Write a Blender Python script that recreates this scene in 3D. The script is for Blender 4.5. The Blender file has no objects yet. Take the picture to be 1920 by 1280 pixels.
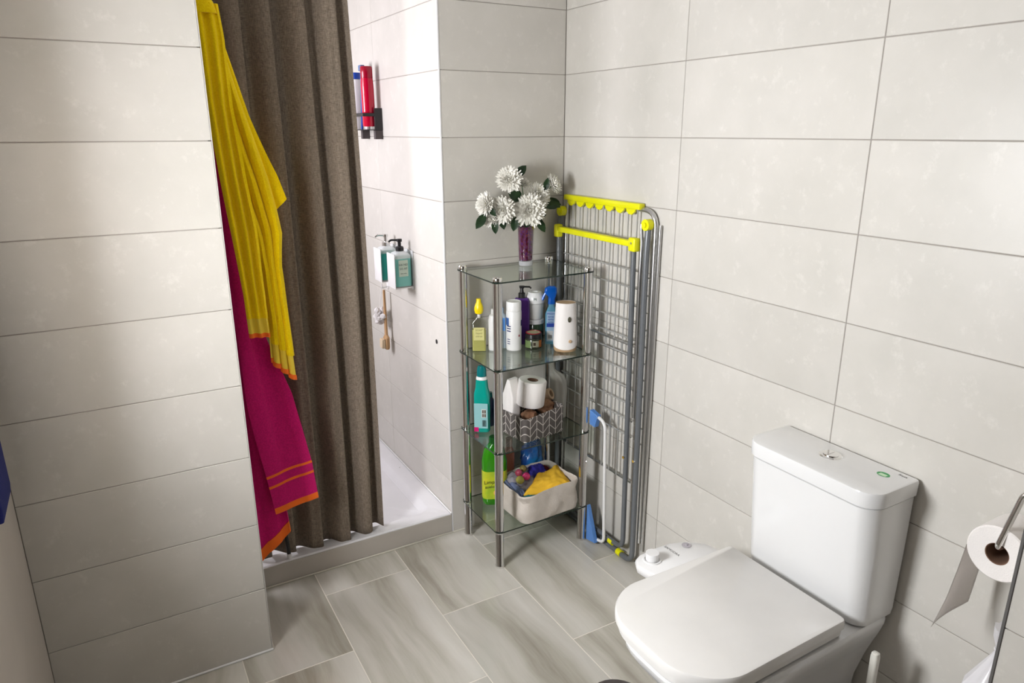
import bpy, bmesh, math, random
from mathutils import Vector, Matrix, noise
random.seed(7)
PI = math.pi
S = bpy.context.scene
COL = S.collection

# ------------------------------------------------------------------ camera
cam_data = bpy.data.cameras.new('camera')
cam = bpy.data.objects.new('camera', cam_data); COL.objects.link(cam)
pitch, yaw, roll = -0.2901, 0.5243, -0.0029
cp, sp, cy, sy = math.cos(pitch), math.sin(pitch), math.cos(yaw), math.sin(yaw)
fw = Vector((sy*cp, cy*cp, sp)); rt = Vector((cy, -sy, 0)); up = rt.cross(fw)
c_, s_ = math.cos(roll), math.sin(roll)
R2 = c_*rt + s_*up; U2 = -s_*rt + c_*up
M = Matrix((R2, U2, -fw)).transposed().to_4x4()
M.translation = Vector((-1.6096, -2.3717, 1.6022))
cam.matrix_world = M
cam_data.sensor_width = 36.0
cam_data.lens = 1324.27/1920*36
cam_data.clip_start = 0.02
S.camera = cam

# ------------------------------------------------------------------ light and exposure
S.view_settings.view_transform = 'Standard'
S.view_settings.look = 'None'
S.view_settings.gamma = 1.0
S.view_settings.use_curve_mapping = False
S.view_settings.exposure = 0.0
w = bpy.data.worlds.new('sky'); S.world = w; w.use_nodes = True
w.node_tree.nodes['Background'].inputs[0].default_value = (0.75, 0.85, 1.0, 1)
w.node_tree.nodes['Background'].inputs[1].default_value = 1.0

def area(name, loc, target, sx, sy_, power, color):
    d = bpy.data.lights.new(name, 'AREA'); d.shape = 'RECTANGLE'; d.size = sx; d.size_y = sy_
    d.energy = power; d.color = color
    o = bpy.data.objects.new(name, d); COL.objects.link(o)
    o.location = loc
    o.rotation_euler = (Vector(target)-Vector(loc)).to_track_quat('-Z', 'Y').to_euler()
    return o
# daylight through the window in the left wall, and through the small window inside the shower
area('window_daylight', (-2.18, -1.03, 1.40), (0, -1.00, 1.22), 0.72, 0.48, 79, (0.95, 0.97, 1.0))
area('shower_window_daylight', (-1.885, 0.52, 1.62), (0, 0.52, 1.62), 0.50, 0.62, 27, (0.94, 0.915, 1.0))
# weak warm fill from overhead, added to lift the ambient light; no lamp in view
area('ceiling_fill_light', (-0.95, -1.75, 2.40), (-0.95, -1.75, 0), 0.34, 0.34, 1.5, (1.0, 0.95, 0.88))

# ------------------------------------------------------------------ materials
MATS = {}
def mat(name, col=(0.8, 0.8, 0.8), rough=0.5, metal=0.0, spec=0.5, coat=0.0, bump=None, mottle=None, sheen=0.0, sss=0):
    """procedural principled material; mottle = (scale, other colour, stretch); bump = (scale, strength, stretch)"""
    if name in MATS: return MATS[name]
    m = bpy.data.materials.new(name); m.use_nodes = True; MATS[name] = m
    nt = m.node_tree; b = nt.nodes['Principled BSDF']
    b.inputs['Base Color'].default_value = (*col, 1)
    b.inputs['Roughness'].default_value = rough
    b.inputs['Metallic'].default_value = metal
    b.inputs['Specular IOR Level'].default_value = spec
    b.inputs['Coat Weight'].default_value = coat
    b.inputs['Sheen Weight'].default_value = sheen
    tc = nt.nodes.new('ShaderNodeTexCoord')
    def noise_of(scale, stretch, det=4):
        mp = nt.nodes.new('ShaderNodeMapping'); mp.inputs['Scale'].default_value = stretch
        nt.links.new(tc.outputs['Object'], mp.inputs['Vector'])
        n = nt.nodes.new('ShaderNodeTexNoise'); n.inputs['Scale'].default_value = scale
        n.inputs['Detail'].default_value = det
        nt.links.new(mp.outputs[0], n.inputs['Vector']); return n
    if mottle is None: mottle = (6, tuple(min(1, c*0.94) for c in col), (1, 1, 1))
    n = noise_of(mottle[0], mottle[2])
    r = nt.nodes.new('ShaderNodeValToRGB')
    r.color_ramp.elements[0].position = 0.35; r.color_ramp.elements[1].position = 0.65
    r.color_ramp.elements[0].color = (*mottle[1], 1); r.color_ramp.elements[1].color = (*col, 1)
    nt.links.new(n.outputs['Fac'], r.inputs[0]); nt.links.new(r.outputs[0], b.inputs['Base Color'])
    if bump:
        n2 = noise_of(bump[0], bump[2], 2)
        bp = nt.nodes.new('ShaderNodeBump'); bp.inputs['Strength'].default_value = bump[1]; bp.inputs['Distance'].default_value = 0.002
        nt.links.new(n2.outputs['Fac'], bp.inputs['Height']); nt.links.new(bp.outputs[0], b.inputs['Normal'])
    return m

def tile_mat(name, base, dark, light, rough):
    m = bpy.data.materials.new(name); m.use_nodes = True
    nt = m.node_tree; b = nt.nodes['Principled BSDF']; N = nt.nodes.new; Lk = nt.links.new
    tc = N('ShaderNodeTexCoord'); oi = N('ShaderNodeObjectInfo')
    add = N('ShaderNodeVectorMath'); add.operation = 'MULTIPLY_ADD'
    Lk(oi.outputs['Random'], add.inputs[0]); add.inputs[1].default_value = (37, 19, 53)
    Lk(tc.outputs['Object'], add.inputs[2])
    def nz(s, d, ro=0.55):
        n = N('ShaderNodeTexNoise'); n.inputs['Scale'].default_value = s; n.inputs['Detail'].default_value = d
        n.inputs['Roughness'].default_value = ro
        Lk(add.outputs[0], n.inputs['Vector']); return n
    n1 = nz(5, 6, 0.6); n2 = nz(22, 5, 0.75)
    r = N('ShaderNodeValToRGB'); e = r.color_ramp.elements
    e[0].position = 0.33; e[0].color = (*dark, 1); e[1].position = 0.7; e[1].color = (*base, 1)
    Lk(n1.outputs['Fac'], r.inputs[0])
    r2 = N('ShaderNodeValToRGB'); e = r2.color_ramp.elements
    e[0].position = 0.56; e[0].color = (0, 0, 0, 1); e[1].position = 0.76; e[1].color = (0.75, 0.75, 0.75, 1)
    Lk(n2.outputs['Fac'], r2.inputs[0])
    mx = N('ShaderNodeMix'); mx.data_type = 'RGBA'
    Lk(r2.outputs[0], mx.inputs['Factor']); Lk(r.outputs[0], mx.inputs['A']); mx.inputs['B'].default_value = (*light, 1)
    hv = N('ShaderNodeHueSaturation'); mr = N('ShaderNodeMapRange')
    Lk(oi.outputs['Random'], mr.inputs[0]); mr.inputs[3].default_value = 0.97; mr.inputs[4].default_value = 1.03
    Lk(mr.outputs[0], hv.inputs['Value']); Lk(mx.outputs['Result'], hv.inputs['Color'])
    Lk(hv.outputs[0], b.inputs['Base Color'])
    b.inputs['Roughness'].default_value = rough
    b.inputs['Specular IOR Level'].default_value = 0.4
    return m
M_TILE = tile_mat('cement_look_wall_tile', (0.600, 0.572, 0.525), (0.545, 0.522, 0.475), (0.68, 0.65, 0.60), 0.36)
M_STILE = M_TILE

def floor_mat():
    m = bpy.data.materials.new('streaked_marble_floor_tile'); m.use_nodes = True
    nt = m.node_tree; b = nt.nodes['Principled BSDF']; N = nt.nodes.new; Lk = nt.links.new
    tc = N('ShaderNodeTexCoord'); oi = N('ShaderNodeObjectInfo')
    add = N('ShaderNodeVectorMath'); add.operation = 'MULTIPLY_ADD'
    Lk(oi.outputs['Random'], add.inputs[0]); add.inputs[1].default_value = (31, 47, 13); Lk(tc.outputs['Object'], add.inputs[2])
    wn = N('ShaderNodeTexNoise'); wn.inputs['Scale'].default_value = 2.5; wn.inputs['Detail'].default_value = 2
    Lk(add.outputs[0], wn.inputs['Vector'])
    wa = N('ShaderNodeVectorMath'); wa.operation = 'MULTIPLY_ADD'
    Lk(wn.outputs['Color'], wa.inputs[0]); wa.inputs[1].default_value = (0.10, 0.1, 0); Lk(add.outputs[0], wa.inputs[2])
    rot = N('ShaderNodeMapping'); rot.inputs['Rotation'].default_value = (0, 0, 0.16); rot.inputs['Scale'].default_value = (1, 0.09, 1)
    Lk(wa.outputs[0], rot.inputs['Vector'])
    n = N('ShaderNodeTexNoise'); n.inputs['Scale'].default_value = 8; n.inputs['Detail'].default_value = 6; n.inputs['Roughness'].default_value = 0.6
    Lk(rot.outputs[0], n.inputs['Vector'])
    r = N('ShaderNodeValToRGB'); e = r.color_ramp.elements
    e[0].position = 0.30; e[0].color = (0.29, 0.265, 0.215, 1); e[1].position = 0.72; e[1].color = (0.60, 0.575, 0.525, 1)
    x = e.new(0.42); x.color = (0.42, 0.395, 0.335, 1); x = e.new(0.52); x.color = (0.50, 0.475, 0.42, 1)
    Lk(n.outputs['Fac'], r.inputs[0])
    hv = N('ShaderNodeHueSaturation'); mr = N('ShaderNodeMapRange')
    Lk(oi.outputs['Random'], mr.inputs[0]); mr.inputs[3].default_value = 0.90; mr.inputs[4].default_value = 1.12
    Lk(mr.outputs[0], hv.inputs['Value']); Lk(r.outputs[0], hv.inputs['Color']); Lk(hv.outputs[0], b.inputs['Base Color'])
    b.inputs['Roughness'].default_value = 0.16
    return m
M_FLOOR = floor_mat()

def glass_mat(name, tint, refl=1.0, rough=0.02):
    """thin clear wall: see-through tint plus mirror reflection by angle"""
    if name in MATS: return MATS[name]
    m = bpy.data.materials.new(name); m.use_nodes = True; MATS[name] = m
    nt = m.node_tree; nt.nodes.clear(); N = nt.nodes.new; Lk = nt.links.new
    out = N('ShaderNodeOutputMaterial'); mx = N('ShaderNodeMixShader'); t = N('ShaderNodeBsdfTransparent'); g = N('ShaderNodeBsdfGlossy')
    lw = N('ShaderNodeLayerWeight'); lw.inputs['Blend'].default_value = 0.5
    pw = N('ShaderNodeMath'); pw.operation = 'POWER'; Lk(lw.outputs['Facing'], pw.inputs[0]); pw.inputs[1].default_value = 4.0
    fr = N('ShaderNodeMath'); fr.operation = 'MULTIPLY_ADD'; Lk(pw.outputs[0], fr.inputs[0]); fr.inputs[1].default_value = 0.8; fr.inputs[2].default_value = 0.05
    t.inputs[0].default_value = (*tint, 1); g.inputs['Roughness'].default_value = rough
    g.inputs[0].default_value = (refl, refl, refl, 1)
    Lk(fr.outputs[0], mx.inputs[0]); Lk(t.outputs[0], mx.inputs[1]); Lk(g.outputs[0], mx.inputs[2]); Lk(mx.outputs[0], out.inputs[0])
    return m

def milky_mat(name, col, see=0.5, rough=0.2):
    """part see-through plastic film"""
    if name in MATS: return MATS[name]
    m = mat(name, col, rough)
    b = m.node_tree.nodes['Principled BSDF']; b.inputs['Alpha'].default_value = 1-see
    return m

def chevron_mat():
    m = bpy.data.materials.new('grey_chevron_fabric'); m.use_nodes = True
    nt = m.node_tree; b = nt.nodes['Principled BSDF']; N = nt.nodes.new; Lk = nt.links.new
    tc = N('ShaderNodeTexCoord'); sx = N('ShaderNodeSeparateXYZ'); Lk(tc.outputs['Object'], sx.inputs[0])
    def mth(op, a, b_=None, c=None):
        n = N('ShaderNodeMath'); n.operation = op
        for i, v in enumerate((a, b_, c)):
            if v is None: continue
            if isinstance(v, (int, float)): n.inputs[i].default_value = v
            else: Lk(v, n.inputs[i])
        return n.outputs[0]
    u = mth('ADD', sx.outputs[0], sx.outputs[1])
    P = 0.062
    up_ = mth('MULTIPLY', u, 1/P)
    tri = mth('PINGPONG', up_, 0.5)                  # 0..0.5
    k = mth('FRACT', mth('ADD', mth('MULTIPLY', sx.outputs[2], 1/0.032), mth('MULTIPLY', tri, 1.75)))
    l1 = mth('LESS_THAN', mth('ABSOLUTE', mth('SUBTRACT', k, 0.5)), 0.06)
    f2 = mth('FRACT', mth('MULTIPLY', up_, 2.0))
    l2 = mth('LESS_THAN', mth('ABSOLUTE', mth('SUBTRACT', f2, 0.5)), 0.0)
    l3 = mth('GREATER_THAN', mth('ABSOLUTE', mth('SUBTRACT', f2, 0.5)), 0.452)
    ln = mth('MAXIMUM', mth('MAXIMUM', l1, l2), l3)
    mx = N('ShaderNodeMix'); mx.data_type = 'RGBA'; Lk(ln, mx.inputs['Factor'])
    mx.inputs['A'].default_value = (0.10, 0.085, 0.078, 1); mx.inputs['B'].default_value = (0.55, 0.5, 0.46, 1)
    Lk(mx.outputs['Result'], b.inputs['Base Color']); b.inputs['Roughness'].default_value = 0.9
    return m
M_CHEV = chevron_mat()

def weave_mat():
    m = bpy.data.materials.new('brown_woven_curtain_cloth'); m.use_nodes = True
    nt = m.node_tree; b = nt.nodes['Principled BSDF']; N = nt.nodes.new; Lk = nt.links.new
    tc = N('ShaderNodeTexCoord')
    def nz(sc, s, d):
        mp = N('ShaderNodeMapping'); mp.inputs['Scale'].default_value = sc; Lk(tc.outputs['Object'], mp.inputs[0])
        n = N('ShaderNodeTexNoise'); n.inputs['Scale'].default_value = s; n.inputs['Detail'].default_value = d; Lk(mp.outputs[0], n.inputs[0]); return n
    a = nz((1, 1, 7), 85, 3); c = nz((7, 7, 1), 75, 2)
    av = N('ShaderNodeMath'); av.operation = 'ADD'; Lk(a.outputs['Fac'], av.inputs[0]); Lk(c.outputs['Fac'], av.inputs[1])
    hf = N('ShaderNodeMath'); hf.operation = 'MULTIPLY'; Lk(av.outputs[0], hf.inputs[0]); hf.inputs[1].default_value = 0.5
    r = N('ShaderNodeValToRGB'); e = r.color_ramp.elements
    e[0].position = 0.36; e[0].color = (0.145, 0.115, 0.088, 1); e[1].position = 0.64; e[1].color = (0.30, 0.245, 0.19, 1)
    Lk(hf.outputs[0], r.inputs[0]); Lk(r.outputs[0], b.inputs['Base Color'])
    b.inputs['Roughness'].default_value = 0.95; b.inputs['Specular IOR Level'].default_value = 0.1
    bp = N('ShaderNodeBump'); bp.inputs['Strength'].default_value = 0.35; bp.inputs['Distance'].default_value = 0.001
    Lk(hf.outputs[0], bp.inputs['Height']); Lk(bp.outputs[0], b.inputs['Normal'])
    return m
M_CURT = weave_mat()

M_GROUT = mat('grey_grout', (0.33, 0.30, 0.27), 0.9)
M_FGROUT = mat('pale_floor_grout', (0.74, 0.69, 0.61), 0.9)
M_PAINT = mat('white_ceiling_paint', (0.62, 0.61, 0.60), 0.8)
M_PLAIN = mat('beige_left_wall_paint', (0.50, 0.45, 0.40), 0.6)
M_CERAMIC = mat('white_glazed_ceramic', (0.75, 0.745, 0.735), 0.07, spec=0.5, coat=0.5, mottle=(3, (0.74, 0.735, 0.725), (1, 1, 1)))
M_SEAT = mat('white_gloss_seat_plastic', (0.77, 0.75, 0.72), 0.16)
M_CHROME = mat('chrome', (0.80, 0.79, 0.78), 0.10, metal=1.0, mottle=(4, (0.78, 0.77, 0.76), (1, 1, 1)))
M_STEEL = mat('satin_steel', (0.62, 0.62, 0.61), 0.28, metal=1.0)
M_WIRE = mat('grey_coated_wire', (0.60, 0.60, 0.58), 0.35, metal=0.6)
M_GREYTUBE = mat('grey_painted_tube', (0.155, 0.165, 0.175), 0.32, metal=0.25)
M_LIME = mat('lime_yellow_plastic', (0.78, 0.76, 0.0), 0.35)
M_SILICONE = mat('cream_silicone', (0.68, 0.64, 0.55), 0.4)
M_WHITEP = mat('white_plastic', (0.82, 0.81, 0.80), 0.3)
M_BLACKP = mat('black_plastic', (0.012, 0.011, 0.012), 0.35)
M_BLACKM = mat('black_metal', (0.015, 0.013, 0.014), 0.45)
M_PAPER = mat('white_tissue_paper', (0.84, 0.80, 0.77), 0.9, bump=(400, 0.4, (1, 1, 1)))
M_CARD = mat('brown_cardboard', (0.20, 0.11, 0.07), 0.9)
M_YTOWEL = mat('yellow_terry_cloth', (1.0, 0.74, 0.004), 0.95, spec=0.1, sheen=0.1, bump=(520, 0.45, (1, 1, 1)), mottle=(260, (0.92, 0.62, 0.0), (1, 1, 1)))
M_YBAND = mat('pale_yellow_woven_band', (0.95, 0.70, 0.06), 0.9, bump=(300, 0.5, (1, 1, 4)))
M_ORANGE = mat('orange_edging', (1.0, 0.17, 0.01), 0.85)
M_MAG = mat('magenta_terry_cloth', (0.66, 0.012, 0.17), 0.95, spec=0.1, sheen=0.1, bump=(520, 0.4, (1, 1, 1)), mottle=(200, (0.52, 0.008, 0.13), (1, 1, 1)))
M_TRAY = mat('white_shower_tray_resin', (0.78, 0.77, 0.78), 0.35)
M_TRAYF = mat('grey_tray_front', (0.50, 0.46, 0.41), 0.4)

# ------------------------------------------------------------------ helpers
def link(name, bm, m, parent=None, smooth=True, auto=True):
    me = bpy.data.meshes.new(name)
    bmesh.ops.recalc_face_normals(bm, faces=bm.faces[:])
    bm.to_mesh(me); bm.free()
    if isinstance(m, (list, tuple)):
        for x in m: me.materials.append(x)
    elif m: me.materials.append(m)
    o = bpy.data.objects.new(name, me); COL.objects.link(o)
    if smooth:
        me.polygons.foreach_set('use_smooth', [True]*len(me.polygons))
        if auto: me.set_sharp_from_angle(angle=math.radians(38))
    if parent is not None: o.parent = parent
    return o
def tag(o, label=None, cat=None, group=None, kind=None):
    if label: o['label'] = label
    if cat: o['category'] = cat
    if group: o['group'] = group
    if kind: o['kind'] = kind
    return o
def thing(name, label, cat, loc=(0, 0, 0), rz=0, group=None):
    o = bpy.data.objects.new(name, None); COL.objects.link(o); o.empty_display_size = 0.02
    o.location = loc; o.rotation_euler = (0, 0, rz)
    return tag(o, label, cat, group)
def box(bm, x0, x1, y0, y1, z0, z1, bev=0, seg=1, mi=0):
    ret = bmesh.ops.create_cube(bm, size=1)
    vs = ret['verts']
    for v in vs:
        v.co = Vector(((x0+x1)/2+v.co.x*(x1-x0), (y0+y1)/2+v.co.y*(y1-y0), (z0+z1)/2+v.co.z*(z1-z0)))
    fs = set(f for v in vs for f in v.link_faces)
    for f in fs: f.material_index = mi
    if bev > 0:
        es = list(set(e for v in vs for e in v.link_edges))
        bmesh.ops.bevel(bm, geom=es, offset=bev, segments=seg, affect='EDGES', profile=0.5)
def boxo(name, dims, m, parent=None, bev=0.002, seg=2):
    bm = bmesh.new(); box(bm, *dims, bev, seg); return link(name, bm, m, parent)
def lathe(bm, prof, n=28, cx=0, cy=0, sx=1, sy=1, mi=0):
    """prof = [(r, z)], closed to the axis where r == 0"""
    rings = []
    for r, z in prof:
        if r < 1e-6: rings.append([bm.verts.new((cx, cy, z))])
        else: rings.append([bm.verts.new((cx+r*sx*math.cos(2*PI*i/n), cy+r*sy*math.sin(2*PI*i/n), z)) for i in range(n)])
    for a, b in zip(rings, rings[1:]):
        for i in range(n):
            j = (i+1) % n
            if len(a) == 1 and len(b) == 1: continue
            if len(a) == 1: f = bm.faces.new((a[0], b[i], b[j]))
            elif len(b) == 1: f = bm.faces.new((a[i], a[j], b[0]))
            else: f = bm.faces.new((a[i], a[j], b[j], b[i]))
            f.material_index = mi
def latheo(name, prof, m, parent=None, n=28, **k):
    bm = bmesh.new(); lathe(bm, prof, n, **k); return link(name, bm, m, parent)
def smooth_path(pts, rad=0.03, n=6):
    """round the corners of a polyline"""
    P = [Vector(p) for p in pts]; out = [P[0]]
    for a, b, c in zip(P, P[1:], P[2:]):
        d1 = (a-b); d2 = (c-b); r = min(rad, d1.length*0.49, d2.length*0.49)
        p1 = b+d1.normalized()*r; p2 = b+d2.normalized()*r
        for i in range(n+1):
            t = i/n; out.append((1-t)**2*p1+2*t*(1-t)*b+t*t*p2)
    out.append(P[-1]); return out
def tube(bm, pts, r, n=8, closed=False, cap=True):
    P = [Vector(p) for p in pts]; rings = []
    k = len(P); prev = None
    rr = r if isinstance(r, (list, tuple)) else [r]*k
    for i, p in enumerate(P):
        if closed: t = (P[(i+1) % k]-P[i-1]).normalized()
        else: t = (P[min(i+1, k-1)]-P[max(i-1, 0)]).normalized()
        if prev is None:
            a = Vector((0, 0, 1)) if abs(t.z) < 0.9 else Vector((1, 0, 0))
            u = t.cross(a).normalized()
        else: u = (prev-t*prev.dot(t)).normalized()
        prev = u; v = t.cross(u)
        rings.append([bm.verts.new(p+(u*math.cos(2*PI*j/n)+v*math.sin(2*PI*j/n))*rr[i]) for j in range(n)])
    for i in range(k if closed else k-1):
        a, b = rings[i], rings[(i+1) % k]
        for j in range(n): bm.faces.new((a[j], a[(j+1) % n], b[(j+1) % n], b[j]))
    if cap and not closed:
        bm.faces.new(rings[0][::-1]); bm.faces.new(rings[-1])
def tubeo(name, pts, r, m, parent=None, n=10, closed=False, round_=0):
    bm = bmesh.new()
    if round_: pts = smooth_path(pts, round_)
    tube(bm, pts, r, n, closed); return link(name, bm, m, parent)
def rr_outline(x0, x1, y0, y1, rad, n=6):
    """rounded rectangle, radii for corners (x0y0, x1y0, x1y1, x0y1)"""
    if not isinstance(rad, (list, tuple)): rad = [rad]*4
    cs = [(x0, y0, 1, 1, PI), (x1, y0, -1, 1, 1.5*PI), (x1, y1, -1, -1, 0), (x0, y1, 1, -1, 0.5*PI)]
    out = []
    for (x, y, a, b, st), r in zip(cs, rad):
        for i in range(n+1):
            t = st+0.5*PI*i/n
            out.append((x+a*r+r*math.cos(t), y+b*r+r*math.sin(t)))
    return out
def loft(bm, secs, cap0=True, cap1=True, mi=0):
    rings = [[bm.verts.new(p) for p in s] for s in secs]; n = len(rings[0])
    for a, b in zip(rings, rings[1:]):
        for i in range(n):
            f = bm.faces.new((a[i], a[(i+1) % n], b[(i+1) % n], b[i])); f.material_index = mi
    if cap0: bm.faces.new(rings[0][::-1]).material_index = mi
    if cap1: bm.faces.new(rings[-1]).material_index = mi
def rr_loft(bm, secs, n=6, **k):
    """secs = [(z, x0, x1, y0, y1, rad)]"""
    loft(bm, [[(x, y, s[0]) for x, y in rr_outline(*s[1:6], n)] for s in secs], **k)
def rr_lofto(name, secs, m, parent=None, n=6, **k):
    bm = bmesh.new(); rr_loft(bm, secs, n, **k); return link(name, bm, m, parent)
def poly(pts, t):
    """point at t in 0..1 along a 2-D polyline, with a little smoothing by arc length"""
    L = [0]
    for a, b in zip(pts, pts[1:]): L.append(L[-1]+math.dist(a, b))
    d = t*L[-1]
    for i in range(len(pts)-1):
        if d <= L[i+1] or i == len(pts)-2:
            f = (d-L[i])/max(1e-9, L[i+1]-L[i]); return tuple(pts[i][j]+(pts[i+1][j]-pts[i][j])*f for j in range(len(pts[i])))
def sheet(name, left, right, m, parent, y=0.0, amp=0.01, folds=3, ph=0.0, t0=0.0, t1=1.0, nu=40, nv=60, thick=0.006, amp_top=None, lean=0.0, seed=0, yend=None):
    """hanging cloth between a left and a right edge (x, z); folds run down it"""
    bm = bmesh.new(); G = []
    for j in range(nv+1):
        t = t0+(t1-t0)*j/nv; l = poly(left, t); r = poly(right, t); row = []
        A = (amp if amp_top is None else amp_top+(amp-amp_top)*t)*(1-0.65*t**4)
        for i in range(nu+1):
            s = i/nu; x = l[0]+(r[0]-l[0])*s; z = l[1]+(r[1]-l[1])*s
            f = math.sin(2*PI*folds*s+ph+0.8*math.sin(3*t+seed))
            f = math.copysign(abs(f)**0.7, f)
            yy = y+A*f+lean*s+0.004*noise.noise(Vector((x*14, z*9, seed)))
            row.append(bm.verts.new((x, yy, z)))
        G.append(row)
    for a, b in zip(G, G[1:]):
        for i in range(nu): bm.faces.new((a[i], a[i+1], b[i+1], b[i]))
    bmesh.ops.recalc_face_normals(bm, faces=bm.faces[:])
    if thick:
        bmesh.ops.solidify(bm, geom=bm.faces[:], thickness=thick)
    return link(name, bm, m, parent)
def text(body, size, loc, xdir, ydir, m, parent, name='lettering', align='CENTER', depth=0.0003):
    c = bpy.data.curves.new('lettering', 'FONT'); c.body = body; c.size = size; c.align_x = align; c.align_y = 'CENTER'; c.extrude = depth; c.resolution_u = 2
    t = bpy.data.objects.new('tmp', c); COL.objects.link(t)
    bpy.context.view_layer.update()
    me = bpy.data.meshes.new_from_object(t.evaluated_get(bpy.context.evaluated_depsgraph_get()))
    bpy.data.objects.remove(t); bpy.data.curves.remove(c)
    X = Vector(xdir).normalized(); Y = Vector(ydir).normalized(); Z = X.cross(Y)
    mm = Matrix((X, Y, Z)).transposed().to_4x4(); mm.translation = Vector(loc); me.transform(mm)
    me.materials.clear(); me.materials.append(m)
    o = bpy.data.objects.new(name, me); COL.objects.link(o)
    if parent is not None: o.parent = parent
    return o

# ------------------------------------------------------------------ the room shell
H = 0.225; Z0 = 0.004; CEIL = 2.46
XB = -0.526; XP = -1.329; XL = -1.907; YP = -0.336; YN = -3.1; YS = 1.12
TT = 0.008      # tile thickness
tile_cache = {}
def wall_tile(parent, axis, plane, sign, a0, a1, z0, z1, m):
    """tile on a wall; axis = wall normal axis, sign = which way it faces, a = extent along the wall"""
    g = 0.0011
    key = (axis, sign, round(a1-a0, 4), round(z1-z0, 4), m.name)
    if key not in tile_cache:
        bm = bmesh.new(); h = (a1-a0)/2-g; k = (z1-z0)/2-g
        if axis == 0: box(bm, -TT if sign > 0 else 0, 0 if sign > 0 else TT, -h, h, -k, k, 0.0012, 1)
        else: box(bm, -h, h, -TT if sign > 0 else 0, 0 if sign > 0 else TT, -k, k, 0.0012, 1)
        me = bpy.data.meshes.new('tile'); bmesh.ops.recalc_face_normals(bm, faces=bm.faces[:]); bm.to_mesh(me); bm.free(); me.materials.append(m)
        tile_cache[key] = me
    o = bpy.data.objects.new('tile', tile_cache[key]); COL.objects.link(o)
    a = (a0+a1)/2; z = (z0+z1)/2
    o.location = (plane, a, z) if axis == 0 else (a, plane, z)
    o.parent = parent
    return o
def tiled_wall(name, axis, plane, sign, cuts, z0=0.0, z1=CEIL, back=0.06, ext=(0, 0)):
    """cuts = tile joints along the wall, ascending"""
    lo, hi = cuts[0], cuts[-1]
    a, b = (plane-TT*0.25-back*(sign > 0)+0.0, plane-TT*0.25) if sign > 0 else (plane+TT*0.25, plane+TT*0.25+back)
    bm = bmesh.new()
    lo -= ext[0]; hi += ext[1]
    if axis == 0: box(bm, a, b, lo, hi, z0, z1)
    else: box(bm, lo, hi, a, b, z0, z1)
    wl = link(name, bm, M_GROUT, smooth=False); tag(wl, kind='structure')
    zs = [z0]+[Z0+H*k for k in range(1, 12) if z0+0.02 < Z0+H*k < z1-0.01]+[z1]
    for p, q in zip(cuts, cuts[1:]):
        for c, d in zip(zs, zs[1:]): wall_tile(wl, axis, plane, sign, p, q, c, d, M_TILE)
    return wl
tiled_wall('wall_right', 0, 0.0, -1, [-3.1, -2.58, -1.936, -1.292, -0.648, 0.0], ext=(0, 0.05))
tiled_wall('wall_back', 1, 0.0, -1, [XB, 0.0], back=0.03, ext=(-0.009, 0.05))
tiled_wall('wall_shower_right', 0, XB, -1, [0.0, 0.654, YS], back=0.03, ext=(-0.009, 0.05))
tiled_wall('wall_shower_back', 1, YS, -1, [XL, XL+0.1, XL+0.744, XB], ext=(0.05, 0.05))
tiled_wall('wall_partition', 1, YP, -1, [XL, XP], back=0.03, ext=(0.05, -0.009))
tiled_wall('wall_partition_return', 0, XP, 1, [YP, 0.0], back=0.03, ext=(-0.009, -0.009))
tiled_wall('wall_partition_rear', 1, 0.0, 1, [XL, XP], back=0.03, ext=(0.05, -0.009))
# side of the toilet niche: low tiled dividing wall that carries the paper holder
dw = tiled_wall('wall_low_divider', 0, -0.212, -1, [-3.05, -2.494, -1.85], z1=1.129, back=0.03, ext=(0, -0.009))
tiled_wall('wall_divider_end', 1, -1.85, 1, [-0.212, -0.008], z1=1.129, back=0.03, ext=(-0.009, 0))
boxo('trim_3', (-0.214, 0, -3.05, -1.848, 1.131, 1.149), M_TILE, None, 0.002)['kind'] = 'structure'

def struct_box(name, dims, m):
    bm = bmesh.new(); box(bm, *dims); return tag(link(name, bm, m, smooth=False), kind='structure')
struct_box('ceiling', (XL-0.06, 0.06, YN-0.06, YS+0.06, CEIL, CEIL+0.06), M_PAINT)
struct_box('wall_near', (XL-0.06, 0.06, YN-0.06, YN, 0, CEIL), mat('dark_brown_unseen_wall', (0.13, 0.10, 0.08), 0.5))  # unseen wall behind the camera, coloured dark to cut bounced light
# left wall with two window openings
def left_wall(name, y0, y1, wy0, wy1, wz0, wz1, m, TH=0.08):
    bm = bmesh.new()
    for d in ((y0, y1, 0, wz0), (y0, y1, wz1, CEIL), (y0, wy0, wz0, wz1), (wy1, y1, wz0, wz1)):
        box(bm, XL-TH, XL, d[0], d[1], d[2], d[3])
    return tag(link(name, bm, m, smooth=False), kind='structure')
left_wall('wall_left', YN, YP, -1.30, -0.79, 0.99, 1.81, M_PLAIN, 0.32)
left_wall('wall_shower_left', 0.0, YS+0.06, 0.23, 0.81, 1.27, 1.97, M_PAINT)
def window(name, y0, y1, z0, z1, dx=0.0):
    w_ = bpy.data.objects.new(name, None); COL.objects.link(w_); w_.location = (XL-dx, (y0+y1)/2, z0); tag(w_, kind='structure')
    yc = (y0+y1)/2; bm = bmesh.new(); t = 0.035; yy0, yy1, zz1 = y0-yc, y1-yc, z1-z0
    for d in ((yy0, yy1, 0, t), (yy0, yy1, zz1-t, zz1), (yy0, yy0+t, t, zz1-t), (yy1-t, yy1, t, zz1-t)): box(bm, -0.07, -0.03, *d)
    link('window_frame', bm, M_WHITEP, w_, smooth=False)
    bm = bmesh.new(); box(bm, -0.055, -0.051, yy0+t, yy1-t, t, zz1-t)
    link('pane', bm, glass_mat('window_pane_glass', (0.97, 0.98, 1.0)), w_, smooth=False)
window('window_1', -1.30, -0.79, 0.99, 1.81, 0.24)
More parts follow.
